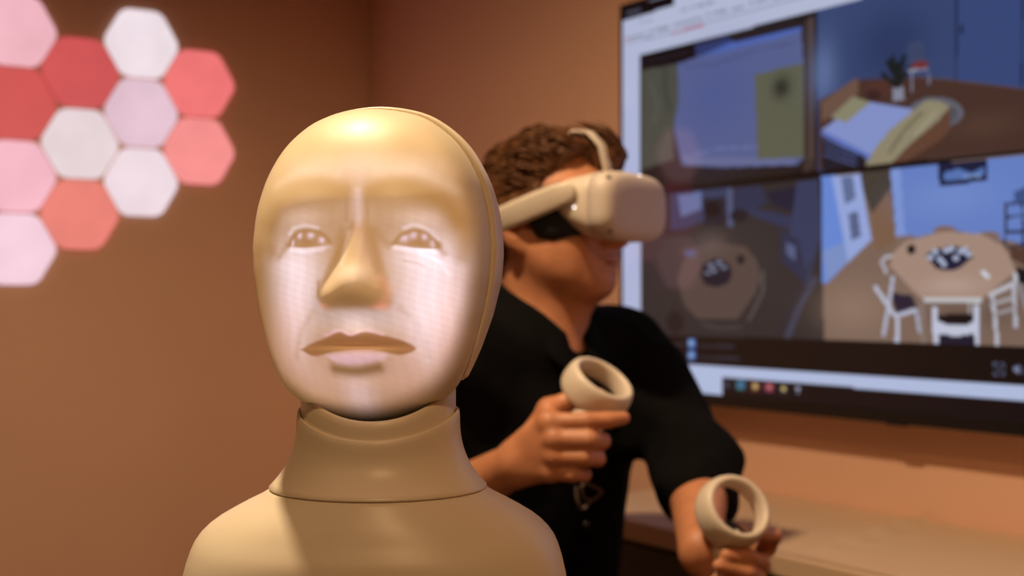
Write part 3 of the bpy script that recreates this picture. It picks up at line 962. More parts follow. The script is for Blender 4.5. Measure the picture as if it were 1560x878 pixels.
def curve(pts, n=6):
    """catmull-rom through points"""
    p = np.array(pts, float)
    p = np.vstack([2 * p[0] - p[1], p, 2 * p[-1] - p[-2]])
    out = []
    for i in range(1, len(p) - 2):
        for k in range(n):
            t = k / n
            out.append(0.5 * ((2 * p[i]) + (-p[i - 1] + p[i + 1]) * t + (2 * p[i - 1] - 5 * p[i] + 4 * p[i + 1] - p[i + 2]) * t * t + (-p[i - 1] + 3 * p[i] - 3 * p[i + 1] + p[i + 2]) * t ** 3))
    out.append(p[-2])
    return [tuple(q) for q in out]

def face_light():
    E = np.zeros((len(XA), 3))
    white = np.array([0.36, 0.375, 0.50]); pink = np.array([0.30, 0.185, 0.21]); warm = np.array([0.30, 0.24, 0.22]); lilac = np.array([0.28, 0.26, 0.36])
    def add(m, c, a=1.0): E[:] += (m * a)[:, None] * c
    def mul(m, k): E[:] *= (1 - m * (1 - k))[:, None]
    def mixc(m, c): E[:] = E * (1 - m[:, None]) + m[:, None] * np.asarray(c)
    oval = polymask(curve([(548, 250), (650, 262), (712, 340), (716, 430), (700, 520), (650, 592), (560, 628), (480, 605), (425, 540), (408, 440), (414, 340), (460, 262), (548, 250)], 5), 26)
    add(oval, warm, 0.30)
    # forehead
    add(blob(545, 288, 26, 52), lilac, 0.40)
    add(blob(612, 252, 70, 22), warm, 0.75); add(blob(485, 252, 62, 22), warm, 0.65); add(blob(462, 330, 36, 12), warm, 0.5); add(blob(640, 330, 38, 12), warm, 0.55)
    add(stroke(curve([(424, 282), (460, 264), (512, 268)]), 11), warm, 0.45); add(stroke(curve([(580, 266), (636, 264), (690, 290)]), 12), warm, 0.5)
    # cheeks
    add(blob(455, 425, 40, 62), white, 1.05); add(blob(655, 415, 46, 64), white, 1.1)
    add(blob(448, 480, 30, 60), pink, 0.55); add(blob(668, 470, 42, 70), pink, 0.70)
    add(blob(640, 480, 40, 40), white, 0.35)
    add(blob(440, 400, 30, 20), white, 0.35); add(blob(650, 392, 50, 18), white, 0.45)
    # around the mouth and chin
    add(blob(548, 488, 52, 20), white, 0.55); add(blob(545, 498, 20, 14), warm, 0.7)
    add(blob(455, 515, 18, 45), white, 0.28); add(blob(648, 520, 20, 42), white, 0.42)
    add(blob(549, 600, 24, 36), lilac, 0.62)
    add(blob(490, 572, 52, 46), pink, 0.52); add(blob(615, 566, 56, 48), pink, 0.55); add(blob(430, 530, 26, 50), pink, 0.3); add(blob(690, 520, 26, 60), pink, 0.35)
    # shadow parts of the projected picture
    mul(stroke(curve([(410, 330), (420, 312), (440, 296), (484, 284), (521, 291)]), 18), 0.05)
    mul(stroke(curve([(568, 291), (598, 284), (637, 291), (677, 308), (700, 334)]), 19), 0.05)
    mul(stroke(curve([(412, 330), (408, 360), (414, 385)]), 12), 0.4); mul(stroke(curve([(700, 330), (708, 360), (704, 392)]), 12), 0.4)
    nose = polymask(curve([(536, 338), (562, 340), (576, 372), (590, 420), (600, 452), (594, 470), (560, 471), (530, 471), (500, 470), (487, 450), (496, 420), (514, 372), (536, 338)], 5), 7)
    mul(nose, 0.10)
    add(stroke([(546, 352), (560, 395)], 14), pink, 0.34)
    add(blob(545, 418, 26, 14), warm, 0.75)
    add(stroke([(532, 356), (524, 402)], 5), warm, 0.5)
    add(stroke(curve([(582, 424), (594, 444), (590, 466)]), 6), np.array([0.30, 0.09, 0.08]), 0.5)
    add(blob(499, 467, 8, 5), np.array([0.30, 0.07, 0.04]), 0.6); add(blob(584, 468, 10, 5), np.array([0.32, 0.07, 0.05]), 0.7)
    mul(stroke([(487, 430), (489, 452)], 4), 0.4)
    # glabella creases
    add(stroke([(545, 290), (547, 340)], 6), white, 0.28); mul(stroke([(530, 285), (528, 335)], 4), 0.55); mul(stroke([(560, 288), (560, 335)], 4), 0.6)
    # eyes
    for pts, lid, iris, lights in (
        (curve([(438, 374), (446, 358), (462, 350), (484, 353), (500, 366), (505, 373), (490, 374), (460, 377), (438, 374)], 5),
         curve([(440, 356), (448, 347), (464, 344), (482, 347)]), (470, 362),
         ((455, 358, 4, 5), (472, 358, 5.5, 5), (489, 365, 5, 4.5), (444, 370, 3, 6))),
        (curve([(597, 371), (612, 356), (632, 350), (652, 356), (668, 376), (640, 378), (612, 374), (597, 371)], 5),
         curve([(615, 347), (630, 343), (648, 349), (666, 364)]), (634, 362),
         ((614, 362, 6.5, 5.5), (629, 357, 4.5, 6), (646, 360, 4, 5), (659, 371, 4, 6)))):
        m = polymask(pts, 2.0)
        mixc(m, (0.075, 0.058, 0.06))
        mixc(polymask(pts, 2.0) * blob(iris[0], iris[1] + 2, 16, 13) * 0.8, (0.01, 0.005, 0.005))
        for lx, ly, a, c in lights:
            add(blob(lx, ly, a, c) * m, np.array([0.34, 0.32, 0.52]), 1.0)
        mul(stroke(pts[:21], 4.0), 0.25)
        add(stroke(lid, 3.6), white, 0.42)
    add(stroke(curve([(442, 381), (470, 382), (500, 376)]), 4), white, 0.55); add(stroke(curve([(600, 377), (632, 381), (664, 383)]), 4), white, 0.6)
    add(stroke(curve([(640, 386), (668, 398), (684, 420)]), 3), white, 0.30)
    mul(stroke(curve([(615, 397), (632, 400), (645, 405)]), 2), 0.75); mul(stroke(curve([(425, 392), (436, 372)]), 5), 0.5); mul(stroke(curve([(676, 386), (664, 372)]), 6), 0.5)
    mul(stroke(curve([(500, 376), (512, 364), (520, 350)]), 6), 0.6); mul(stroke(curve([(590, 372), (580, 362), (572, 350)]), 6), 0.6)
    # mouth
    upper = polymask(curve([(459, 533), (474, 524), (496, 516), (520, 506), (538, 512), (560, 506), (588, 512), (616, 520), (634, 532), (612, 541), (585, 536), (548, 534), (510, 537), (480, 543), (459, 533)], 5), 3.0)
    mul(upper, 0.05)
    add(stroke(curve([(500, 511), (520, 504), (538, 510), (560, 504), (585, 510)]), 3), np.array([0.34, 0.16, 0.32]), 0.45)
    low = polymask(curve([(500, 542), (525, 538), (548, 536), (574, 537), (592, 542), (578, 552), (548, 557), (518, 555), (500, 542)], 5), 5.0)
    mixc(low * 0.9, (0.42, 0.29, 0.42)); add(upper, np.array([0.055, 0.0, 0.0]))
    mul(stroke(curve([(512, 562), (545, 566), (578, 560)]), 9), 0.12)
    mul(stroke(curve([(612, 470), (640, 500), (652, 545)]), 5) * 0.6, 0.6); mul(stroke(curve([(478, 475), (460, 505), (452, 545)]), 5) * 0.6, 0.6)
    add(stroke(curve([(630, 485), (645, 510), (652, 550)]), 4), white, 0.2)
    # fine vertical grain of the projection
    g = 1 + 0.02 * np.sin(XA * 0.9 + 2 * np.sin(ZA * 0.05)) + 0.035 * np.sin(XA * 0.37 + 1.0 + np.sin(ZA * 0.08)) + 0.035 * np.sin(ZA * 0.6 + XA * 0.2)
    E[:] *= g[:, None]
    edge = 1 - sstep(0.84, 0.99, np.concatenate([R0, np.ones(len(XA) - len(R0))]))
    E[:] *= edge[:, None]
    leak_fill = edge * (1 - 0.40 * upper) * (1 - 0.35 * stroke(curve([(512, 563), (545, 567), (578, 561)]), 9)) * (1 - 0.3 * blob(542, 458, 40, 14))
    E[:] += leak_fill[:, None] * np.array([0.22, 0.108, 0.032])          # projector stray light, with warm glow added for missing front light
    return np.clip(E, 0, 1.2)
FACE_GAIN = 1.0
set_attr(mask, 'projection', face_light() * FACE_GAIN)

# ---- rear shell of the head
sp = [(0.975, -16), (1.010, -8), (1.026, -9), (1.042, -26), (1.048, -55), (1.035, -90), (0.98, -130), (0.86, -165), (0.66, -190), (0.40, -204), (0.15, -209), (0.001, -210)]
NS = 200
ph2 = np.linspace(0, 2 * PI, NS, endpoint=False)
Vs = []
for sc_, fo in sp:
    ro = outline(ph2)
    wz = sstep(-190, 10, ro * np.sin(ph2))
    k_ = 1 + (sc_ - 1) * np.where(sc_ > 1, 0.22 + 0.80 * wz, 1.0)
    x = k_ * ro * np.cos(ph2); z = k_ * ro * np.sin(ph2)
    fo = fo * (0.45 + 0.55 * wz)
    zmin = -178.0
    z = np.maximum(z, zmin)
    x = x * np.where(z <= zmin + 1, 0.97, 1)
    Vs.append(head_to_world(x, fo, z))
Vs = np.concatenate(Vs)
gi2 = np.arange(len(sp) * NS).reshape(len(sp), NS); n2_ = np.roll(gi2, -1, 1)
qs = np.stack([gi2[:-1], gi2[1:], n2_[1:], n2_[:-1]], -1).reshape(-1, 4)
mesh_np('rear_head_shell', Vs, qs, M['robot'], robot)
# dark inner plate closing the head behind the mask
Vp = head_to_world(0.97 * outline(ph2) * np.cos(ph2), np.full(NS, -13.0), 0.97 * outline(ph2) * np.sin(ph2))
mesh_np('inner_frame', Vp, [tuple(range(NS))], M['gap'], robot, smooth=False)

# ---- neck, collar, shoulders: rings about the axis
def ring_body(name, rings, mat, n=160, close_bottom=False):
    """rings: (cx, cy, function height(theta), half width, half depth, exponent) in metres"""
    th = np.linspace(0, 2 * PI, n, endpoint=False)
    V = []
    for cx, cy, hz, a, b, e in rings:
        c, s = np.cos(th), np.sin(th)
        x = cx + a * np.sign(c) * np.abs(c) ** (2 / e)
        y = cy + b * np.sign(s) * np.abs(s) ** (2 / e)
        z = hz(th) if callable(hz) else np.full(n, hz)
        V.append(np.stack([x, y, z], 1))
    m = len(rings)
    V = np.concatenate(V)
    g = np.arange(m * n).reshape(m, n); g2_ = np.roll(g, -1, 1)
    F = [tuple(q) for q in np.stack([g[:-1], g2_[:-1], g2_[1:], g[1:]], -1).reshape(-1, 4)]
    if close_bottom:
        F.append(tuple(g[-1]))
    return mesh_np(name, V, F, mat, robot)

def front(th):      # 1 at the front of the ring, 0 at the sides and back
    return np.clip(-np.sin(th), 0, 1) ** 1.4
pxm = PXM
# inner neck, open on top, rim dipping at the front
def rim1(dz=0.0): return lambda th: rz(578) + dz - 54 * pxm * front(th)
ring_body('inner_neck', [
    (RX, RY, lambda th: rim1(-0.02)(th), 0.0505, 0.049, 2), (RX, RY, rim1(-0.002), 0.0515, 0.050, 2),
    (RX, RY, rim1(0.0), 0.0530, 0.0515, 2), (RX, RY, rim1(-0.0015), 0.0546, 0.053, 2), (RX, RY, rim1(-0.006), 0.0552, 0.0535, 2),
    (RX, RY, rz(700), 0.0552, 0.0535, 2), (RX, RY, rz(730), 0.0552, 0.0535, 2)], M['robot'])
# collar with flared skirt
def rim2(dz=0.0): return lambda th: rz(621) + dz - 38 * pxm * front(th)
rings = [(RX, RY, rim2(-0.012), 0.0553, 0.0537, 2), (RX, RY, rim2(-0.002), 0.0557, 0.0541, 2), (RX, RY, rim2(0), 0.0567, 0.055, 2),
         (RX, RY, rim2(-0.0012), 0.0576, 0.056, 2), (RX, RY, rim2(-0.005), 0.0581, 0.0566, 2)]
for k in np.linspace(0.12, 1, 14):
    zt = lambda th, k=k: rim2(-0.005)(th) * (1 - k) + rz(738) * k
    w = 0.0581 + 0.0192 * k ** 2.6
    rings.append((RX, RY, zt, w, w * 0.975, 2))
rings += [(RX, RY, rz(740.5), 0.0772, 0.0752, 2), (RX, RY, rz(742), 0.0755, 0.0735, 2), (RX, RY, rz(742), 0.070, 0.068, 2)]
ring_body('neck_collar', rings, M['robot'])
# shoulders and chest
RXB = (574 - 780.0) / FPX * RY
rows = [(741, 150, 146), (741.5, 162, 157), (743, 165.5, 160), (747, 170, 163), (754, 182, 168), (763, 200, 174), (774, 220, 182), (786, 240, 189), (796, 253, 195), (806, 263, 200),
        (818, 271.5, 207), (832, 277.5, 212), (850, 283, 215), (872, 288, 216), (900, 292, 217), (950, 296, 219), (1010, 296, 221), (1070, 290, 224), (1098, 284, 218), (1105, 276, 210)]
rb = []
for y, a, b_ in rows:
    t = np.clip((y - 741) / 60, 0, 1)
    e = 2.0 + 0.55 * np.clip((y - 741) / 130, 0, 1)
    rb.append((RX + (RXB - RX) * t, RY + 0.004 * t, rz(y), a * pxm, b_ * pxm, e))
ring_body('torso', rb, M['robot'], n=200, close_bottom=True)
# dark seam under the collar
ring_body('collar_seam', [(RX, RY, rz(738), 0.0715, 0.0695, 2), (RX, RY, rz(744), 0.0755, 0.0735, 2)], M['gap'])
# neck mechanism seen under the chin
mech = lathe('neck_joint', (RX, RY, rz(720)), (0, 0, 1), [(0.022, 0.0), (0.022, 0.04), (0.030, 0.045), (0.030, 0.058), (0.016, 0.066)], M['mech'], robot, 32)
for dx in (-0.022, 0.004, 0.026):
    tube_obj('strut', [(RX + dx, RY - 0.026, rz(700)), (RX + dx * 1.2, RY - 0.030, rz(640))], 0.0035, M['mech'], mech, 10)
lathe('foot_plate', (RXB, RY + 0.004, BASE_Z - 0.008), (0, 0, 1), [(0.10, 0.0), (0.105, 0.003), (0.105, 0.008)], M['black_plastic'], robot, 48)
TABLE_Z = BASE_Z - 0.008

# ------------------------------------------------------------------ pedestal table under the robot
tb = empty('pedestal_table', (RX, RY + 0.02, 0))
tag(tb, 'round pedestal table that carries the robot bust', 'table')
lathe('table_top', (RX, RY + 0.02, TABLE_Z - 0.025), (0, 0, 1), [(0.245, 0.0), (0.25, 0.004), (0.25, 0.021), (0.247, 0.025)], M['table'], tb, 64)
lathe('column', (RX, RY + 0.02, 0.02), (0, 0, 1), [(0.035, 0.0), (0.03, 0.02), (0.03, TABLE_Z - 0.065), (0.08, TABLE_Z - 0.045)], M['steel'], tb, 32)
lathe('foot', (RX, RY + 0.02, 0.0), (0, 0, 1), [(0.20, 0.0), (0.20, 0.008), (0.18, 0.014), (0.035, 0.022)], M['steel'], tb, 48)

# ------------------------------------------------------------------ the man: frames
HY = math.radians(56.5)
FH = np.array([math.sin(HY), -math.cos(HY), 0.0]); LH = np.array([math.cos(HY), math.sin(HY), 0.0]); UP = np.array([0, 0, 1.0])
HP = P(843, 331, 1.95)                                 # between the eyes, inside the head
def hl(f, l, z): return HP + FH * f + LH * l + UP * z
AX = (FH, LH, UP)
TY = math.radians(41)
FT = np.array([math.sin(TY), -math.cos(TY), 0.0]); LT = np.array([math.cos(TY), math.sin(TY), 0.0])
NBASE = np.array([HP[0] - 0.018, HP[1] + 0.012, 1.085])   # base of the neck
def tl(f, l, z): return NBASE + FT * f + LT * l + UP * z
AT = (FT, LT, UP)
# joints
SH_L, SH_R = tl(-0.005, 0.178, -0.035), tl(-0.005, -0.178, -0.035)
EL_L, EL_R = P(1062, 712, 1.90), P(640, 790, 1.87)
WR_L, WR_R = P(1066, 838, 1.665), P(786, 706, 1.705)
HIP = np.array([NBASE[0] - 0.03, NBASE[1] + 0.03, 0.555])
def hp(f, l, z): return HIP + FT * f + LT * l + UP * z

# right hand: back of the hand towards the camera; (x, y, depth) of the joints
RH = dict(
    index=[(836, 644, 1.668), (893, 642, 1.655), (926, 640, 1.662), (950, 637, 1.670)],
    middle=[(843, 669, 1.660), (896, 670, 1.648), (917, 672, 1.672), (906, 675, 1.700)],
    ring=[(843, 695, 1.662), (890, 697, 1.651), (910, 699, 1.674), (900, 701, 1.702)],
    little=[(838, 719, 1.668), (872, 722, 1.660), (890, 723, 1.680), (882, 723, 1.702)],
    thumb=[(806, 672, 1.705), (836, 624, 1.708), (868, 610, 1.712), (912, 603, 1.716)])
# left hand: palm towards the camera, fingers closing round the grip
LHD = dict(
    index=[(1118, 842, 1.668), (1168, 834, 1.668), (1178, 816, 1.650), (1163, 815, 1.632)],
    middle=[(1112, 862, 1.668), (1158, 858, 1.655), (1142, 850, 1.622), (1106, 846, 1.612)],
    ring=[(1108, 884, 1.668), (1152, 880, 1.652), (1138, 872, 1.618), (1094, 862, 1.608)],
    little=[(1104, 906, 1.668), (1142, 902, 1.652), (1128, 894, 1.622), (1090, 884, 1.610)],
    thumb=[(1074, 840, 1.664), (1084, 818, 1.674), (1104, 809, 1.680), (1126, 809, 1.674)])
FR = dict(index=(0.0128, 0.0116, 0.0104, 0.0086), middle=(0.0130, 0.0122, 0.0108, 0.0088), ring=(0.0126, 0.0118, 0.0104, 0.0084),
          little=(0.0114, 0.0104, 0.0092, 0.0076), thumb=(0.0175, 0.0140, 0.0124, 0.0100))

def hand(joints, wrist):
    out = []
    J = {k: [P(*q) for q in v] for k, v in joints.items()}
    wr = wrist
    across = J['little'][0] - J['index'][0]; across /= np.linalg.norm(across)
    for i, k in enumerate(('index', 'middle', 'ring', 'little')):
        start = wr + across * (-0.014 + 0.0095 * i)
        out.append(cone(start, 0.0165, J[k][0], FR[k][0] + 0.0012, 0.012))
    for k in ('index', 'middle', 'ring', 'little'):
        for a in range(3):
            out.append(cone(J[k][a], FR[k][a], J[k][a + 1], FR[k][a + 1], 0.0035))
        out.append(ell(J[k][0] + (0, -0.003, 0), (FR[k][0] * 1.05,) * 3, None, 0.006))     # knuckle
    out.append(cone(wr, 0.020, J['thumb'][0], 0.0170, 0.016))
    for a in range(3):
        out.append(cone(J['thumb'][a], FR['thumb'][a], J['thumb'][a + 1], FR['thumb'][a + 1], 0.005))
    out.append(cone(J['thumb'][1], 0.010, J['index'][0], 0.009, 0.014))                    # web
    return out

skin = []
# head
skin += [ell(hl(-0.012, 0, 0.024), (0.097, 0.076, 0.086), AX), ell(hl(0.028, 0, -0.022), (0.072, 0.066, 0.088), AX, 0.02),
         ell(hl(0.050, 0, -0.075), (0.044, 0.046, 0.036), AX, 0.025), ell(hl(0.078, 0, -0.100), (0.019, 0.024, 0.017), AX, 0.02)]
for s in (-1, 1):
    skin.append(cone(hl(-0.006, s * 0.060, -0.045), 0.016, hl(0.062, s * 0.026, -0.098), 0.016, 0.032))      # jaw line
    skin.append(ell(hl(0.062, s * 0.040, -0.030), (0.024, 0.022, 0.022), AX, 0.02))                           # cheek
    skin.append(ell(hl(0.040, s * 0.042, -0.058), (0.034, 0.022, 0.036), AX, 0.035))
    skin.append(ell(hl(0.082, s * 0.030, 0.022), (0.014, 0.026, 0.010), AX, 0.014))                           # brow
    skin.append(ell(hl(0.082, s * 0.031, 0.000), (0.013, 0.014, 0.012), AX, 0.004))                           # eye
    skin.append(ell(hl(0.101, s * 0.0135, -0.041), (0.011, 0.008, 0.008), AX, 0.006))                         # nostril wing
    e = hl(-0.016, s * 0.079, -0.018)                                                                         # ear
    ea = FH * math.cos(0.35) + LH * s * -math.sin(0.35)
    skin.append(ell(e + LH * s * 0.004, (0.019, 0.0080, 0.033), (ea, np.cross(UP, ea), UP), 0.005))
    skin.append(ell(e + UP * 0.008 - FH * 0.004, (0.020, 0.010, 0.022), AX, 0.004))
    skin.append(ell(hl(-0.010, s * 0.0765, -0.046), (0.010, 0.006, 0.011), AX, 0.006))
skin += [cone(hl(0.090, 0, 0.004), 0.008, hl(0.112, 0, -0.034), 0.0115, 0.012), ell(hl(0.113, 0, -0.037), (0.012, 0.013, 0.010), AX, 0.008),
         ell(hl(0.0905, 0, -0.064), (0.011, 0.024, 0.0065), AX, 0.007), ell(hl(0.088, 0, -0.0765), (0.012, 0.021, 0.0070), AX, 0.006),
         dict(ell(hl(0.103, 0, -0.0702), (0.012, 0.024, 0.0018), AX, 0.003), op='s'),
         cone(hl(-0.018, 0, -0.040), 0.060, NBASE + (0, 0, -0.02), 0.060, 0.03), cone(hl(0.030, 0, -0.100), 0.034, tl(0.030, 0, -0.03), 0.034, 0.035)]
for s in (-1, 1):
    e = hl(-0.010, s * 0.086, -0.016)
    skin.append(dict(ell(e, (0.008, 0.006, 0.013), AX, 0.004), op='s'))
# trunk under the clothes
skin += [cone(tl(-0.01, -0.10, -0.05), 0.055, tl(-0.01, 0.10, -0.05), 0.055, 0.05), ell(tl(-0.01, 0, -0.17), (0.088, 0.135, 0.16), AT, 0.05),
         ell(hp(0.0, 0, 0.14), (0.090, 0.120, 0.16), AT, 0.05), ell(hp(0, 0, 0.02), (0.095, 0.135, 0.10), AT, 0.05)]
for S_, E_, W_ in ((SH_L, EL_L, WR_L), (SH_R, EL_R, WR_R)):
    skin.append(cone(S_, 0.050, E_, 0.037, 0.04))
    mid = E_ + (W_ - E_) * 0.30
    skin.append(cone(E_, 0.039, mid, 0.041, 0.03)); skin.append(cone(mid, 0.041, W_, 0.0275, 0.03))
skin += hand(RH, WR_R) + hand(LHD, WR_L)
# legs, seated
for s in (-1, 1):
    kn = hp(0.44, s * 0.10, -0.03); an = hp(0.46, s * 0.10, -HIP[2] + 0.10)
    skin += [cone(hp(0.02, s * 0.085, 0), 0.072, kn, 0.050, 0.03), cone(kn, 0.050, an, 0.034, 0.02),
             cone(an, 0.034, hp(0.60, s * 0.115, -HIP[2] + 0.05), 0.028, 0.02)]
V_, F_ = sdf_mesh(skin, 0.0030)
V_ = smooth_mesh(V_, F_, 1, 0.4)
person = mesh_np('person', V_, F_, M['skin'])
tag(person, 'seated man in a black shirt wearing a white headset and holding two controllers', 'person')

# ---- hair
def hair_disp(p):
    return 0.006 * wavy(p, 70, 0.3) + 0.003 * wavy(p, 140, 1.7) + 0.0012 * wavy(p, 380, 2.9)
hair = [ell(hl(-0.018, 0, 0.034), (0.105, 0.084, 0.092), AX), ell(hl(0.014, -0.005, 0.076), (0.070, 0.066, 0.046), AX, 0.02), ell(hl(0.062, 0.040, 0.078), (0.036, 0.040, 0.030), AX, 0.02), ell(hl(-0.050, 0, -0.020), (0.064, 0.072, 0.070), AX, 0.02),
        dict(f=lambda p: 0.62 * (((p - HP) @ FH) * 1.25 - 0.032 + 0.045 * sstep(0.005, 0.035, (p - HP) @ FH) * sstep(-0.02, 0.02, -((p - HP) @ LH)) - ((p - HP) @ UP) + 0.006 * wavy(p, 150, 0.9)), op='i', k=0.006, c=HP, r=1e9),
        halfspace(hl(0, 0, -0.075), -UP)]
V_, F_ = sdf_mesh(hair, 0.0028, hair_disp)
hv = V_.copy()
hair_o = mesh_np('hair', V_, F_, M['hair'], person)
# locks lying over it
allV, allF, base = [], [], 0
cen = hl(-0.015, 0, 0.03)
top = hv[((hv - cen) @ UP) > -0.06]
for i in range(1100):
    p0 = top[rng.integers(len(top))]
    nrm = (p0 - cen) / np.array([1, 1, 1.0]); nrm /= np.linalg.norm(nrm)
    q0 = p0 - HP
    if abs(q0 @ LH) < 0.024 and q0 @ FH > 0.0: continue
    flow = -FH * 0.9 + UP * 0.1 + rng.normal(0, 0.22, 3)
    if (p0 - cen) @ FH > 0.03: flow = -LH * 0.7 + UP * 0.55 - FH * 0.45 + rng.normal(0, 0.2, 3)
    if (p0 - cen) @ UP < 0.0: flow = -UP * 0.8 - FH * 0.6 + rng.normal(0, 0.3, 3)
    flow -= nrm * (flow @ nrm); flow /= np.linalg.norm(flow) + 1e-9
    side = np.cross(nrm, flow)
    L = rng.uniform(0.026, 0.055); ph_ = rng.uniform(0, 6.28); amp = rng.uniform(0.001, 0.004); r0 = rng.uniform(0.0010, 0.0022)
    pts = []
    for k in range(7):
        t = k / 6
        lift = 0.0005 + 0.005 * math.sin(PI * t * 0.8) - 0.010 * t * t * (L / 0.04)
        pts.append(p0 + flow * L * t + nrm * lift + side * amp * math.sin(ph_ + 3.4 * t))
    v, f = tube(pts, r0 * np.array([0.6, 1, 1, 0.9, 0.75, 0.5, 0.15]), 5)
    allV += v; allF += [tuple(base + q for q in ff) for ff in f]; base += len(v)
lk = mesh_np('hair_locks', allV, allF, M['hair'], hair_o)
tag(lk, kind='stuff')

# ---- shirt
def fold(p):
    q = (p - NBASE)
    a, b_, c = q @ FT, q @ LT, q @ UP
    return 0.0035 * np.sin(26 * b_ + 34 * c + 2.2 * np.sin(13 * c + 9 * a)) + 0.003 * wavy(p, 42, 0.6) + 0.0015 * wavy(p, 95, 2.0)
shirt = [cone(tl(-0.012, -0.125, -0.055), 0.064, tl(-0.012, 0.125, -0.055), 0.064, 0.05), cone(tl(-0.016, -0.045, 0.0), 0.062, tl(-0.016, 0.045, 0.0), 0.062, 0.05),
         ell(tl(-0.008, 0, -0.18), (0.112, 0.172, 0.19), AT, 0.06), ell(hp(0.01, 0, 0.17), (0.115, 0.155, 0.20), AT, 0.06), ell(hp(0.0, 0, 0.03), (0.122, 0.165, 0.11), AT, 0.05),
         cone(SH_L, 0.070, SH_L + (EL_L - SH_L) * 0.55, 0.062, 0.05), cone(SH_L + (EL_L - SH_L) * 0.4, 0.062, EL_L + (EL_L - SH_L) * 0.03, 0.056, 0.03),
         cone(EL_L, 0.058, EL_L + (WR_L - EL_L) * 0.31, 0.058, 0.03),
         cone(SH_R, 0.070, EL_R, 0.058, 0.05), cone(EL_R, 0.056, EL_R + (WR_R - EL_R) * 0.12, 0.056, 0.03)]
# open neck
shirt.append(dict(cone(hl(-0.02, 0, -0.05), 0.064, NBASE + (0, 0, -0.005), 0.064, 0.006), op='s'))
shirt.append(dict(cone(tl(0.085, 0, 0.05), 0.040, tl(0.095, 0, -0.050), 0.010, 0.01), op='s'))
V_, F_ = sdf_mesh(shirt, 0.0045, fold)
shirt_o = mesh_np('shirt', V_, F_, M['shirt'], person)
tag(shirt_o, label='black button shirt with an open collar')
# collar: two turned-down leaves round the neck
for s in (-1, 1):
    Vc, n_u, n_v = [], 26, 6
    for i in range(n_u):
        u = i / (n_u - 1)
        a = PI * (1 - u)                                   # from the nape to the throat
        rr = 0.066
        bx, by = math.cos(a) * rr, math.sin(a) * rr * 0.95 * s
        drop = 0.012 + 0.012 * u
        for j in range(n_v):
            v = j / (n_v - 1)
            out = 0.002 + 0.020 * v + 0.012 * v * u
            zt = 0.125 - 0.130 * u + (-0.046 - 0.022 * sstep(0.6, 1, u)) * v
            Vc.append(tl(bx - 0.010 + math.cos(a) * out + 0.012 * u, by + math.sin(a) * s * out + s * (0.016 * sstep(0.7, 1, u)), zt))
    Vc = np.array(Vc)
    g = np.arange(n_u * n_v).reshape(n_u, n_v)
    q = np.stack([g[:-1, :-1], g[1:, :-1], g[1:, 1:], g[:-1, 1:]], -1).reshape(-1, 4)
    co = mesh_np('collar', Vc, q, M['shirt'], shirt_o)
    sm = co.modifiers.new('thick', 'SOLIDIFY'); sm.thickness = 0.003; sm.offset = 0

def shirt_front(l, z, lift=0.001):
    """point on the shirt's front at torso coordinates, by marching from outside"""
    p = tl(0.30, l, z)
    for _ in range(60):
        d = field(shirt, p[None], disp=fold)[0]
        p = p - FT * max(d * 0.8, 0.0002)
        if d < 0.0004: break
    return p + FT * lift
for z in (-0.10, -0.19, -0.28, -0.37):
    lathe('button', shirt_front(0, z, 0.0005), FT, [(0.0055, 0), (0.0058, 0.0015), (0.0045, 0.0025)], M['button'], shirt_o, 14)

# emblem printed on the shirt: rounded open triangle with a loop
def shirt_at(x, y):
    d = P(x, y, 1.0) - np.array([0, 0, CAMZ]); d = d / np.linalg.norm(d)
    o = np.array([0, 0, CAMZ]); t = 1.45
    for _ in range(120):
        q = o + d * t
        e = field(shirt, q[None], disp=fold)[0]
        t += max(e * 0.7, 0.0003)
        if e < 0.0005: break
    return o + d * (t - 0.001)
em = curve([(877.5, 741), (878, 752), (881, 766), (886, 775), (894, 769), (904, 761), (915, 752), (916, 748), (908, 743), (897, 738), (888, 737), (886, 744), (888, 754), (893, 760), (899, 761)], 4)
ep = np.array([shirt_at(x, y) for x, y in em])
Ve, Fe = [], []
for i in range(len(ep)):
    a, c = ep[max(i - 1, 0)], ep[min(i + 1, len(ep) - 1)]
    tg_ = c - a; vd = np.array([0, -1.0, 0]); sd = np.cross(tg_, vd); sd /= np.linalg.norm(sd) + 1e-9
    for w, dy in ((-0.0019, 0), (-0.0019, -0.0008), (0.0019, -0.0008), (0.0019, 0)):
        Ve.append(ep[i] + sd * w + np.array([0, dy, 0]))
for i in range(len(ep) - 1):
    for k in range(4):
        Fe.append((4 * i + k, 4 * i + (k + 1) % 4, 4 * i + 4 + (k + 1) % 4, 4 * i + 4 + k))
eo = mesh_np('emblem', Ve, Fe, M['emblem'], shirt_o, smooth=False)
tag(eo, label='pale looped triangle emblem')

# ---- trousers and shoes
tr = [ell(hp(0, 0, 0.0), (0.118, 0.162, 0.10), AT, 0.05)]
for s in (-1, 1):
    kn = hp(0.44, s * 0.10, -0.03); an = hp(0.46, s * 0.10, -HIP[2] + 0.10)
    tr += [cone(hp(0.02, s * 0.085, 0), 0.088, kn, 0.066, 0.03), cone(kn, 0.064, an, 0.054, 0.02)]
V_, F_ = sdf_mesh(tr, 0.007, lambda p: 0.003 * wavy(p, 40, 1.1))
mesh_np('trousers', V_, F_, M['trousers'], person)
for s in (-1, 1):
    q = HIP[2]
    sp_ = [cone(hp(0.44, s * 0.10, -q + 0.05), 0.046, hp(0.62, s * 0.118, -q + 0.04), 0.038, 0.02), cone(hp(0.45, s * 0.10, -q + 0.11), 0.042, hp(0.46, s * 0.10, -q + 0.05), 0.044, 0.02),
           halfspace((0, 0, 0.003), (0, 0, -1.0))]
    V_, F_ = sdf_mesh(sp_, 0.006)
    mesh_np('shoe', V_, F_, M['shoe'], person)

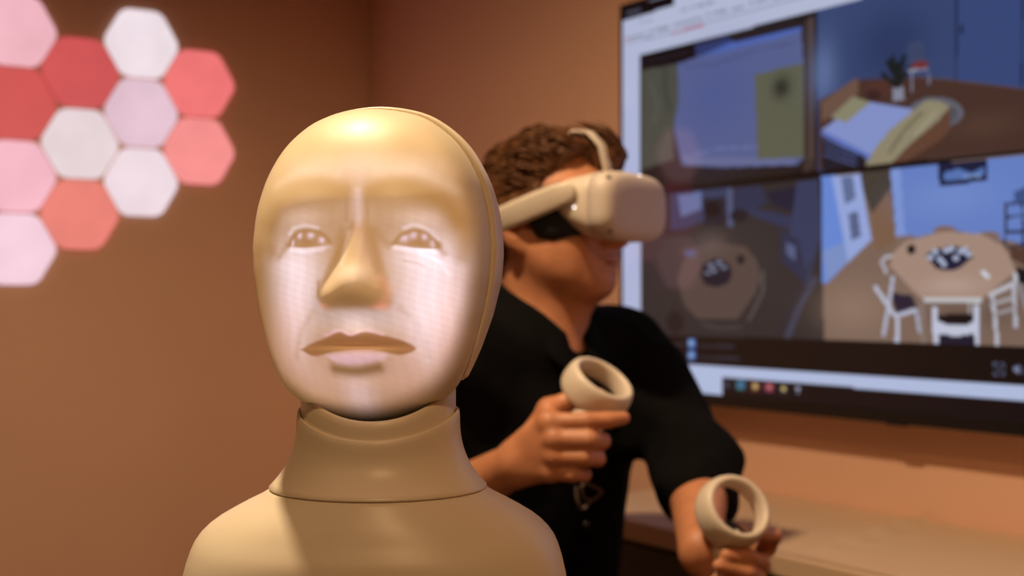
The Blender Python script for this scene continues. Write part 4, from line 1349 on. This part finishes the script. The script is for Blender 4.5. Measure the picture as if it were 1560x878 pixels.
# ---- stool the man sits on
st = empty('stool', (HIP[0], HIP[1], 0))
tag(st, 'round black stool under the seated man', 'stool')
sz = HIP[2] - 0.105
lathe('seat', (HIP[0], HIP[1], sz - 0.05), (0, 0, 1), [(0.165, 0.0), (0.18, 0.01), (0.18, 0.035), (0.165, 0.05)], M['black_plastic'], st, 48)
for i in range(4):
    a = TY + PI / 4 + i * PI / 2
    d = np.array([math.cos(a), math.sin(a), 0])
    tube_obj('leg', [np.array([HIP[0], HIP[1], sz - 0.05]) + d * 0.12, np.array([HIP[0], HIP[1], 0.0]) + d * 0.19], 0.012, M['steel'], st, 12)
lathe('foot_ring', (HIP[0], HIP[1], 0.2), (0, 0, 1), [(0.157, 0.0), (0.165, 0.0), (0.168, 0.008), (0.165, 0.016), (0.157, 0.016), (0.154, 0.008), (0.157, 0.0)], M['steel'], st, 48)

# ------------------------------------------------------------------ headset
hs = empty('vr_headset', tuple(hl(0.09, 0, 0.0)))
tag(hs, 'white virtual reality headset strapped over the eyes of the man', 'headset')
HZ = 0.010                                         # height of the visor's centre over the eye line
def sup(f, l, z): return hl(f, l, z + HZ)
def visor(name, f0, rows, mat, parent, n=64, cap=True):
    """rounded box sections along the face direction: rows of (f, half width, half height, exponent, dz)"""
    th = np.linspace(0, 2 * PI, n, endpoint=False)
    V = []
    for f, a, b_, e, dz in rows:
        c, s = np.cos(th), np.sin(th)
        l = a * np.sign(c) * np.abs(c) ** (2 / e); z = b_ * np.sign(s) * np.abs(s) ** (2 / e)
        for li, zi in zip(l, z): V.append(sup(f0 + f, li, zi + dz))
    m = len(rows)
    F = []
    for j in range(m - 1):
        for i in range(n):
            i2 = (i + 1) % n
            F.append((j * n + i, j * n + i2, (j + 1) * n + i2, (j + 1) * n + i))
    if cap:
        F.append(tuple(range(n - 1, -1, -1))); F.append(tuple((m - 1) * n + i for i in range(n)))
    return mesh_np(name, V, F, mat, parent)
F0_ = 0.050
shell = visor('shell', F0_, [(0.002, 0.078, 0.033, 2.3, 0.008), (0.008, 0.086, 0.0385, 2.4, 0.007), (0.022, 0.0885, 0.0430, 2.6, 0.004), (0.038, 0.0905, 0.0470, 3.0, 0.001), (0.055, 0.0920, 0.0488, 3.6, 0), (0.063, 0.0925, 0.0490, 3.8, 0)], M['vr_white'], hs)
visor('front_cover', F0_, [(0.062, 0.0932, 0.0496, 3.8, 0), (0.080, 0.0925, 0.0490, 3.8, 0), (0.088, 0.0895, 0.0468, 3.7, 0), (0.0935, 0.0840, 0.0430, 3.5, 0), (0.0965, 0.074, 0.0370, 3.3, 0), (0.0982, 0.05, 0.025, 3, 0), (0.0987, 0.02, 0.010, 2.5, 0)], M['vr_front'], hs, n=96)
foam = visor('face_cushion', F0_, [(-0.040, 0.080, 0.054, 2.3, -0.010), (-0.030, 0.086, 0.058, 2.4, -0.011), (-0.004, 0.087, 0.057, 2.5, -0.012), (0.014, 0.083, 0.052, 2.6, -0.010), (0.034, 0.076, 0.044, 2.6, -0.008), (0.008, 0.078, 0.041, 2.6, -0.002)], M['foam'], hs)
def strap_plate(name, path, half_h, half_t, mat, parent):
    """flat band following head-frame points; half heights per point"""
    path = np.array([hl(*q) for q in path])
    tg_ = np.gradient(path, axis=0); tg_ /= np.linalg.norm(tg_, axis=1)[:, None]
    V, n = [], 12
    for i, p in enumerate(path):
        out = p - hl(-0.01, 0, 0.02); out -= tg_[i] * (out @ tg_[i]); out /= np.linalg.norm(out)
        up = np.cross(out, tg_[i])
        for k in range(n):
            a = 2 * PI * k / n
            c, s = math.cos(a), math.sin(a)
            V.append(p + up * half_h[i] * np.sign(s) * abs(s) ** 0.6 + out * half_t * np.sign(c) * abs(c) ** 0.6)
    F = []
    for j in range(len(path) - 1):
        for k in range(n):
            F.append((j * n + k, j * n + (k + 1) % n, (j + 1) * n + (k + 1) % n, (j + 1) * n + k))
    F.append(tuple(range(n - 1, -1, -1))); F.append(tuple((len(path) - 1) * n + k for k in range(n)))
    return mesh_np(name, V, F, mat, parent)
for s in (-1, 1):
    pth = [(0.094, s * 0.0925, 0.029), (0.086, s * 0.0955, 0.028), (0.064, s * 0.0965, 0.022), (0.035, s * 0.0965, 0.013), (0.0, s * 0.0965, 0.002), (-0.030, s * 0.094, -0.007), (-0.060, s * 0.082, -0.016)]
    strap_plate('side_strap', pth, [0.006, 0.0150, 0.0172, 0.0180, 0.0180, 0.0175, 0.016], 0.0045, M['vr_white'], hs)
strap_plate('rear_strap', [(-0.050, -0.086, -0.013), (-0.075, -0.072, -0.022), (-0.102, -0.048, -0.032), (-0.120, 0, -0.036), (-0.102, 0.048, -0.032), (-0.075, 0.072, -0.022), (-0.050, 0.086, -0.013)], [0.012, 0.016, 0.02, 0.023, 0.02, 0.016, 0.012], 0.004, M['vr_grey'], hs)
strap_plate('top_strap', [(0.094, 0.004, 0.046), (0.089, 0.004, 0.072), (0.083, 0.0, 0.101), (0.064, -0.003, 0.122), (0.042, -0.004, 0.124), (0.0, 0, 0.104), (-0.05, 0, 0.092), (-0.09, 0, 0.06), (-0.110, 0, 0.0), (-0.116, 0, -0.03)],
            [0.0125] * 10, 0.0026, M['vr_grey'], hs)
def on_visor(f, l, z): return sup(F0_ + f, l, z)
for c, ax in ((on_visor(0.0885, -0.078, 0.036), FH - LH * 0.7 + UP * 0.5), (on_visor(0.0885, -0.075, -0.037), FH - LH * 0.6 - UP * 0.6), (on_visor(0.0885, 0.075, -0.037), FH + LH * 0.6 - UP * 0.6), (on_visor(0.0885, 0.078, 0.036), FH + LH * 0.7 + UP * 0.5)):
    lathe('tracking_camera', np.asarray(c) - 0.002 * np.asarray(ax), ax, [(0.0040, 0.0), (0.0040, 0.0022), (0.0032, 0.003), (0.0015, 0.0034)], M['lens_dark'], hs, 18)
lathe('status_light', on_visor(0.040, -0.0895, -0.004), -LH, [(0.0020, 0.0), (0.0020, 0.0014), (0.0012, 0.002)], M['led'], hs, 14)
lathe('status_light', on_visor(0.0895, 0.008, 0.0445), FH + UP * 0.9, [(0.0020, 0.0), (0.0020, 0.0014), (0.0012, 0.002)], M['led'], hs, 14)

# ------------------------------------------------------------------ controllers
def controller(label, center, normal, near, grip_end, R=0.0475):
    """tracking ring about center with axis normal; 'near' points from the ring's centre to the side that carries the grip"""
    c = np.asarray(center); nrm = np.asarray(normal, float); nrm /= np.linalg.norm(nrm)
    near = np.asarray(near, float); near -= nrm * (near @ nrm); near /= np.linalg.norm(near)
    bi = np.cross(nrm, near)
    o = empty('vr_controller', tuple(c))
    tag(o, label, 'controller', 'white controllers in the hands of the man')
    n, m = 72, 20
    V, F = [], []
    for i in range(n):
        a = 2 * PI * i / n
        d = near * math.cos(a) + bi * math.sin(a)
        wide = 0.0155 + 0.0045 * (0.5 + 0.5 * math.cos(a))          # the band is broader where the grip joins
        for k in range(m):
            q = 2 * PI * k / m
            rr = R - 0.006 + 0.0065 * math.copysign(abs(math.cos(q)) ** 0.8, math.cos(q)) - 0.002 * math.sin(q)
            h = wide * math.copysign(abs(math.sin(q)) ** 0.85, math.sin(q))
            V.append(c + d * rr + nrm * h)
    for i in range(n):
        for k in range(m):
            i2, k2 = (i + 1) % n, (k + 1) % m
            F.append((i * m + k, i2 * m + k, i2 * m + k2, i * m + k2))
    mesh_np('tracking_ring', V, F, M['vr_white'], o)
    # body and grip
    fc = c + near * (R * 0.72) - nrm * 0.026
    ge = np.asarray(grip_end, float)
    ax = ge - fc
    hd = [cone(fc, 0.019, fc + ax * 0.30, 0.0165, 0.012), cone(fc + ax * 0.25, 0.0165, ge, 0.0145, 0.012), ell(fc + near * 0.004, (0.022, 0.021, 0.011), (near, bi, nrm), 0.012)]
    v, f = sdf_mesh(hd, 0.0022)
    mesh_np('grip', v, f, M['vr_white'], o)
    fp = fc - near * 0.006 + nrm * 0.009
    lathe('face_plate', fp, nrm, [(0.0205, -0.004), (0.021, 0.0), (0.0195, 0.002)], M['black_plastic'], o, 32)
    stc = fp - near * 0.004 - bi * 0.006
    ts = lathe('thumbstick', stc, nrm, [(0.004, 0.0), (0.0035, 0.006), (0.0075, 0.0075), (0.0078, 0.0095), (0.006, 0.0105)], M['black_plastic'], o, 24)
    for k in (0, 1):
        lathe('button', fp + near * (0.008 - 0.010 * k) + bi * 0.0105, nrm, [(0.0040, 0.0), (0.0040, 0.0032), (0.003, 0.0038)], M['lens_dark'], o, 18)
    tg_ = fc + ax * 0.12 + np.cross(nrm, bi) * 0 - near * 0.0
    lathe('trigger', tg_ + np.array([0.017, 0, -0.004]), (0.8, 0.1, -0.4), [(0.008, 0.0), (0.0085, 0.004), (0.006, 0.008)], M['black_plastic'], o, 20)
    return o
controller('white controller with its ring edge-on, held up before the black shirt', P(911, 590, 1.722), (0.46, -0.46, 0.76), (-0.10, -0.6, -0.5), P(872, 712, 1.712))
controller('white controller with its ring open towards the viewer, held low above the sideboard', P(1117, 779, 1.640), (0.34, -0.80, 0.48), (0.10, -0.35, -0.8), P(1104, 902, 1.640), R=0.0465)
